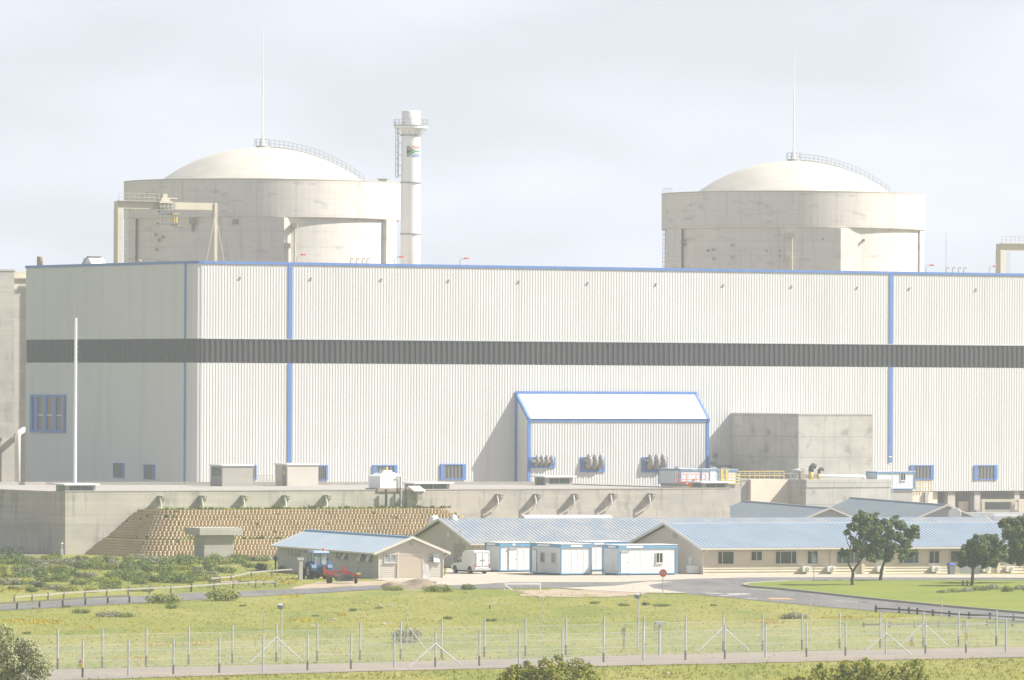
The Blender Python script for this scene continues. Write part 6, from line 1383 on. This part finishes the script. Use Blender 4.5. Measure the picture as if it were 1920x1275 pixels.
for a in ((22, 1047, 26, 27, 'leaf_dark', 'dark low bush against the shaded concrete wall at far left'), (490, 1070, 15, 21, 'leaf_dark', 'very dark round bush left of the aloe'), (548, 1069, 10, 17, 'leaf_dark', 'dark bush at the back corner of the garage'),
          (534, 1070, 14, 14, 'leaf_shrub', 'green bush between the aloe and the garage corner'), (75, 1103, 14, 17, 'leaf_dark', 'dark hollow bush beside the yellow-flowered one in the scrub'),
          (307, 1131, 32, 27, 'leaf_yellow', 'large rounded bush at the near road edge, left of the other'), (323, 1141, 13, 15, 'leaf_shrub', 'small green bush tucked below the large roadside bush'), (418, 1126, 37, 32, 'leaf_yellow', 'largest rounded yellow-green bush at the near road edge'),
          (152, 1150, 20, 12, 'leaf_shrub', 'low green bush just below the dark rail fence'), (125, 1139, 10, 7, 'leaf_shrub', 'tiny bush at the foot of the dark rail fence'), (205, 1156, 24, 14, 'leaf_grey', 'greyish low bush in the left grass'), (235, 1157, 18, 12, 'leaf_shrub', 'green low bush touching the greyish one in the left grass'),
          (50, 1189, 11, 7, 'leaf_shrub', 'small dark tuft above the silvery corner bush'), (738, 1107, 22, 13, 'leaf_yellow', 'low bush at the left foot of the dirt heap'), (822, 1110, 30, 20, 'leaf_yellow', 'leafy bush in front of the dirt heap'), (878, 1106, 17, 16, 'leaf_shrub', 'compact bush right of the dirt heap'),
          (806, 1094, 18, 6, 'leaf_shrub', 'flat green bush around the white marker'), (1490, 1160, 24, 16, 'leaf_grey', 'tangled dark bush near the road bend at right'), (764, 1205, 28, 40, 'leaf_grey', 'sparse grey bush behind the fence near the stayed mast'),
          (662, 1146, 10, 9, 'leaf_shrub', 'small green tuft in mid field, left'), (710, 1141, 8, 5, 'leaf_shrub', 'tiny tuft right of the mid field tuft'), (840, 1161, 12, 9, 'leaf_shrub', 'green tuft above the fence in mid field'), (592, 1156, 8, 5, 'leaf_shrub', 'tiny green tuft below the garage gable'),
          (1170, 1136, 14, 8, 'leaf_shrub', 'low tuft just left of the right floodlight'), (1210, 1135, 9, 9, 'leaf_shrub', 'low tuft just right of the right floodlight'), (1240, 1137, 20, 7, 'leaf_shrub', 'long flat tuft under the stop sign'), (1338, 1136, 9, 6, 'leaf_shrub', 'tiny tuft below the road arrows'),
          (920, 1165, 12, 8, 'leaf_shrub', 'tuft in mid grass above the pegs'), (455, 1137, 9, 5, 'leaf_shrub', 'flat tuft in line with the left floodlight'), (1115, 1132, 12, 7, 'leaf_shrub', 'small tuft below the sandy patch')):
    shrub(*a)
for i, (px, py, r, h) in enumerate(((1768, 1114, 15, 9), (1790, 1113, 16, 11), (1812, 1112, 15, 10), (1838, 1110, 19, 13), (1862, 1108, 16, 13), (1888, 1112, 14, 15), (1912, 1108, 16, 12), (1930, 1110, 16, 14))):
    shrub(px, py, r, h, 'leaf_shrub' if i % 2 else 'leaf_grey', '%s clump from the left of the low hedge round the small lawn tree' % ordn[i], 'hedge clumps on the island lawn').scale.z *= 1.35
# aloe
P = G(516.5, 1071); Al = Frame('aloe', 'dark spiky aloe with a bare stem behind the rail fence', 'aloe', tuple(P), 0)
m = MB(); m.tube((0, 0, 0), (0, 0, 1.0), .09, n=6); m.build('stem', 'bark', Al.o)
m = MB()
for i in range(46):
    a = rnd.uniform(0, 6.28); e = rnd.uniform(-.2, 1.4); L_ = rnd.uniform(.35, .6); z = rnd.uniform(.95, 1.35); d = Vector((math.cos(a) * math.cos(e), math.sin(a) * math.cos(e), math.sin(e))); p = Vector((0, 0, z)); s = d.orthogonal().normalized() * .045
    m.add([p - s, p + s, p + d * L_ + Vector((0, 0, .08))], [(0, 1, 2)])
m.build('leaves', 'leaf_dark', Al.o)
for px, lab in ((1806, 'left stump of two reddish cut stems beside the small lawn tree'), (1814, 'right stump of two reddish cut stems beside the small lawn tree')):
    P = G(px, 1101); m = MB(); m.tube((0, 0, 0), (-.05, 0, .6), .09, .06, n=6); m.tube((0, 0, .3), (.12, 0, .5), .04, n=5); o = m.build('stump', 'rust'); o.location = P; tag(o, lab, 'stump')

# grass blades, weeds and flowers standing on the ground
import numpy as np
def tufts(name, n, region, h, wd, matn, nb=3, seed=1, clump=None):
    rg = np.random.RandomState(seed); vs = []; k = 0; pts = []
    while len(pts) < n:
        px, py = rg.uniform(region[0], region[1]), region[2] + (region[3] - region[2]) * rg.rand()
        if clump and clump(px, py) < rg.rand(): continue
        g_ = G(px, py); pts.append((g_.x, g_.y))
    P = np.array(pts)
    V = []; 
    for b in range(nb):
        a = rg.uniform(0, 6.28, n); hh = h * rg.uniform(.5, 1.4, n); w2 = wd * rg.uniform(.6, 1.3, n)
        ox, oy = rg.uniform(-.12, .12, n), rg.uniform(-.12, .12, n); lx = rg.uniform(-.5, .5, n) * hh
        x, y = P[:, 0] + ox, P[:, 1] + oy; c, s_ = np.cos(a) * w2, np.sin(a) * w2 * .5
        V.append(np.stack([np.stack([x - c, y - s_, x * 0], 1), np.stack([x + c, y + s_, x * 0], 1), np.stack([x + lx, y, hh], 1)], 1))
    V = np.concatenate(V).reshape(-1, 3); nf = len(V) // 3; me = bpy.data.meshes.new(name)
    me.vertices.add(len(V)); me.vertices.foreach_set('co', V.ravel()); me.loops.add(nf * 3); me.loops.foreach_set('vertex_index', np.arange(nf * 3, dtype=np.int32))
    me.polygons.add(nf); me.polygons.foreach_set('loop_start', np.arange(0, nf * 3, 3, dtype=np.int32)); me.update(); me.validate()
    me.materials.append(MATS[matn]); o = bpy.data.objects.new(name, me); col.objects.link(o); tag(o, kind='stuff'); return o
def field(px, py):
    # open field between the roads
    lo = 1152 + 0 * px if px < 0 else None
    top = 1136 - px * .035 if px < 450 else (1122 - (px - 450) * .03 if px < 900 else (1110 if px < 1280 else 1114 + (px - 1280) * .085))
    if px < 1000: top = max(top, 1106)
    bot = 1257 - px * .0225
    return 1.0 if top + 2 < py < bot - 1 else 0.0
tufts('meadow_grass', 6000, (-40, 1960, 1104, 1258), .10, .03, 'blade', 3, 5, field)
tufts('verge_grass', 2200, (-20, 1960, 1234, 1275), .15, .035, 'blade', 3, 6, lambda px, py: 1.0 if py > 1277 - (px) * .0235 else (.9 if abs(py - (1256.5 - px * .0225)) < 1.5 else 0))
tufts('scrub_grass', 2500, (-20, 560, 1046, 1112), .16, .04, 'blade', 3, 8, lambda px, py: 1.0 if py < 1112 - px * .02 else 0)
fl = [(75, 1167, 60, 4), (30, 1166, 40, 4), (168, 1178, 12, 3), (245, 1083, 14, 4), (260, 1080, 16, 5), (430, 1090, 60, 6), (480, 1086, 50, 5), (100, 1085, 14, 6), (350, 1070, 30, 3), (300, 1209, 60, 4), (545, 1118, 30, 3), (570, 1163, 30, 4), (640, 1153, 20, 3), (25, 1105, 40, 4), (540, 1090, 30, 5), (250, 1235, 60, 3), (380, 1207, 40, 4), (1440, 1166, 50, 4), (1580, 1160, 60, 3), (1660, 1158, 60, 3), (60, 1105, 40, 3)]
def flw(px, py):
    for cx, cy, rx, ry in fl:
        if ((px - cx) / rx) ** 2 + ((py - cy) / ry) ** 2 < 1: return .9 * (1 - ((px - cx) / rx) ** 2) ** 2
    return .006
tufts('dry_grass', 3500, (-40, 1960, 1104, 1258), .22, .012, 'dry_blade', 3, 15, field)
tufts('wildflowers', 3200, (-20, 1700, 1066, 1240), .12, .05, 'flower_orange', 2, 9, flw)
# bare stones and litter specks in the field
m = MB()
for (cx, cy, r) in ((622, 1162, 7), (722, 1170, 6), (1250, 1263, 2), (730, 1135, 8), (715, 1136, 6), (1220, 1060, 1), (690, 1130, 4), (1015, 1120, 6), (1790, 1190, 12)):
    for i in range(7):
        P = G(cx + rnd.uniform(-r, r), cy + rnd.uniform(-1, 1)); m.ball((P.x, P.y, .03), rnd.uniform(.08, .2), rnd.uniform(.08, .2), rnd.uniform(.04, .09), 7, 5)
tag(m.build('stones', 'sand'), kind='stuff')
# weeds rooted along the embankment top, on its berm and between the blocks
m = MB()
for i in range(420):
    k_ = rnd.random(); u = rnd.uniform(9, 43)
    v, z = (4.85, 4.72) if k_ < .55 else ((10.6, 1.78) if k_ < .8 else (None, None))
    if v is None: t = rnd.random(); v = 9.6 - 4.3 * t; z = 1.9 + 2.7 * t
    cl = rnd.uniform(.06, .2) * (1.6 if (u * .7) % 3 < .8 else 1)
    for j in range(6):
        a = rnd.uniform(0, 6.28); b_ = rnd.uniform(.5, 1.3) * cl; m.add([(u - .05 + j * .03, -v - .1, z), (u + .05 + j * .03, -v - .12, z), (u + math.cos(a) * b_, -v - .15 + math.sin(a) * b_ * .4, z + b_ * 1.5)], [(0, 1, 2)])
tag(m.build('bank_weeds', 'leaf_shrub', Em.o), kind='stuff')
# ------------------------------------------------------------------ the hazy air
m = MB(); m.box(-1520, 1520, -80, 1620, -1.0, 76)
hz = m.build('haze', 'white_paint'); tag(hz, kind='stuff')
hm = bpy.data.materials.new('haze_air'); hm.use_nodes = True; n = hm.node_tree; n.nodes.clear()
ho = n.nodes.new('ShaderNodeOutputMaterial'); hv = n.nodes.new('ShaderNodeVolumePrincipled'); hv.inputs['Color'].default_value = (.84, .90, 1, 1); hv.inputs['Density'].default_value = .00021; hv.inputs['Anisotropy'].default_value = .15
n.links.new(hv.outputs[0], ho.inputs['Volume']); hz.data.materials.clear(); hz.data.materials.append(hm)
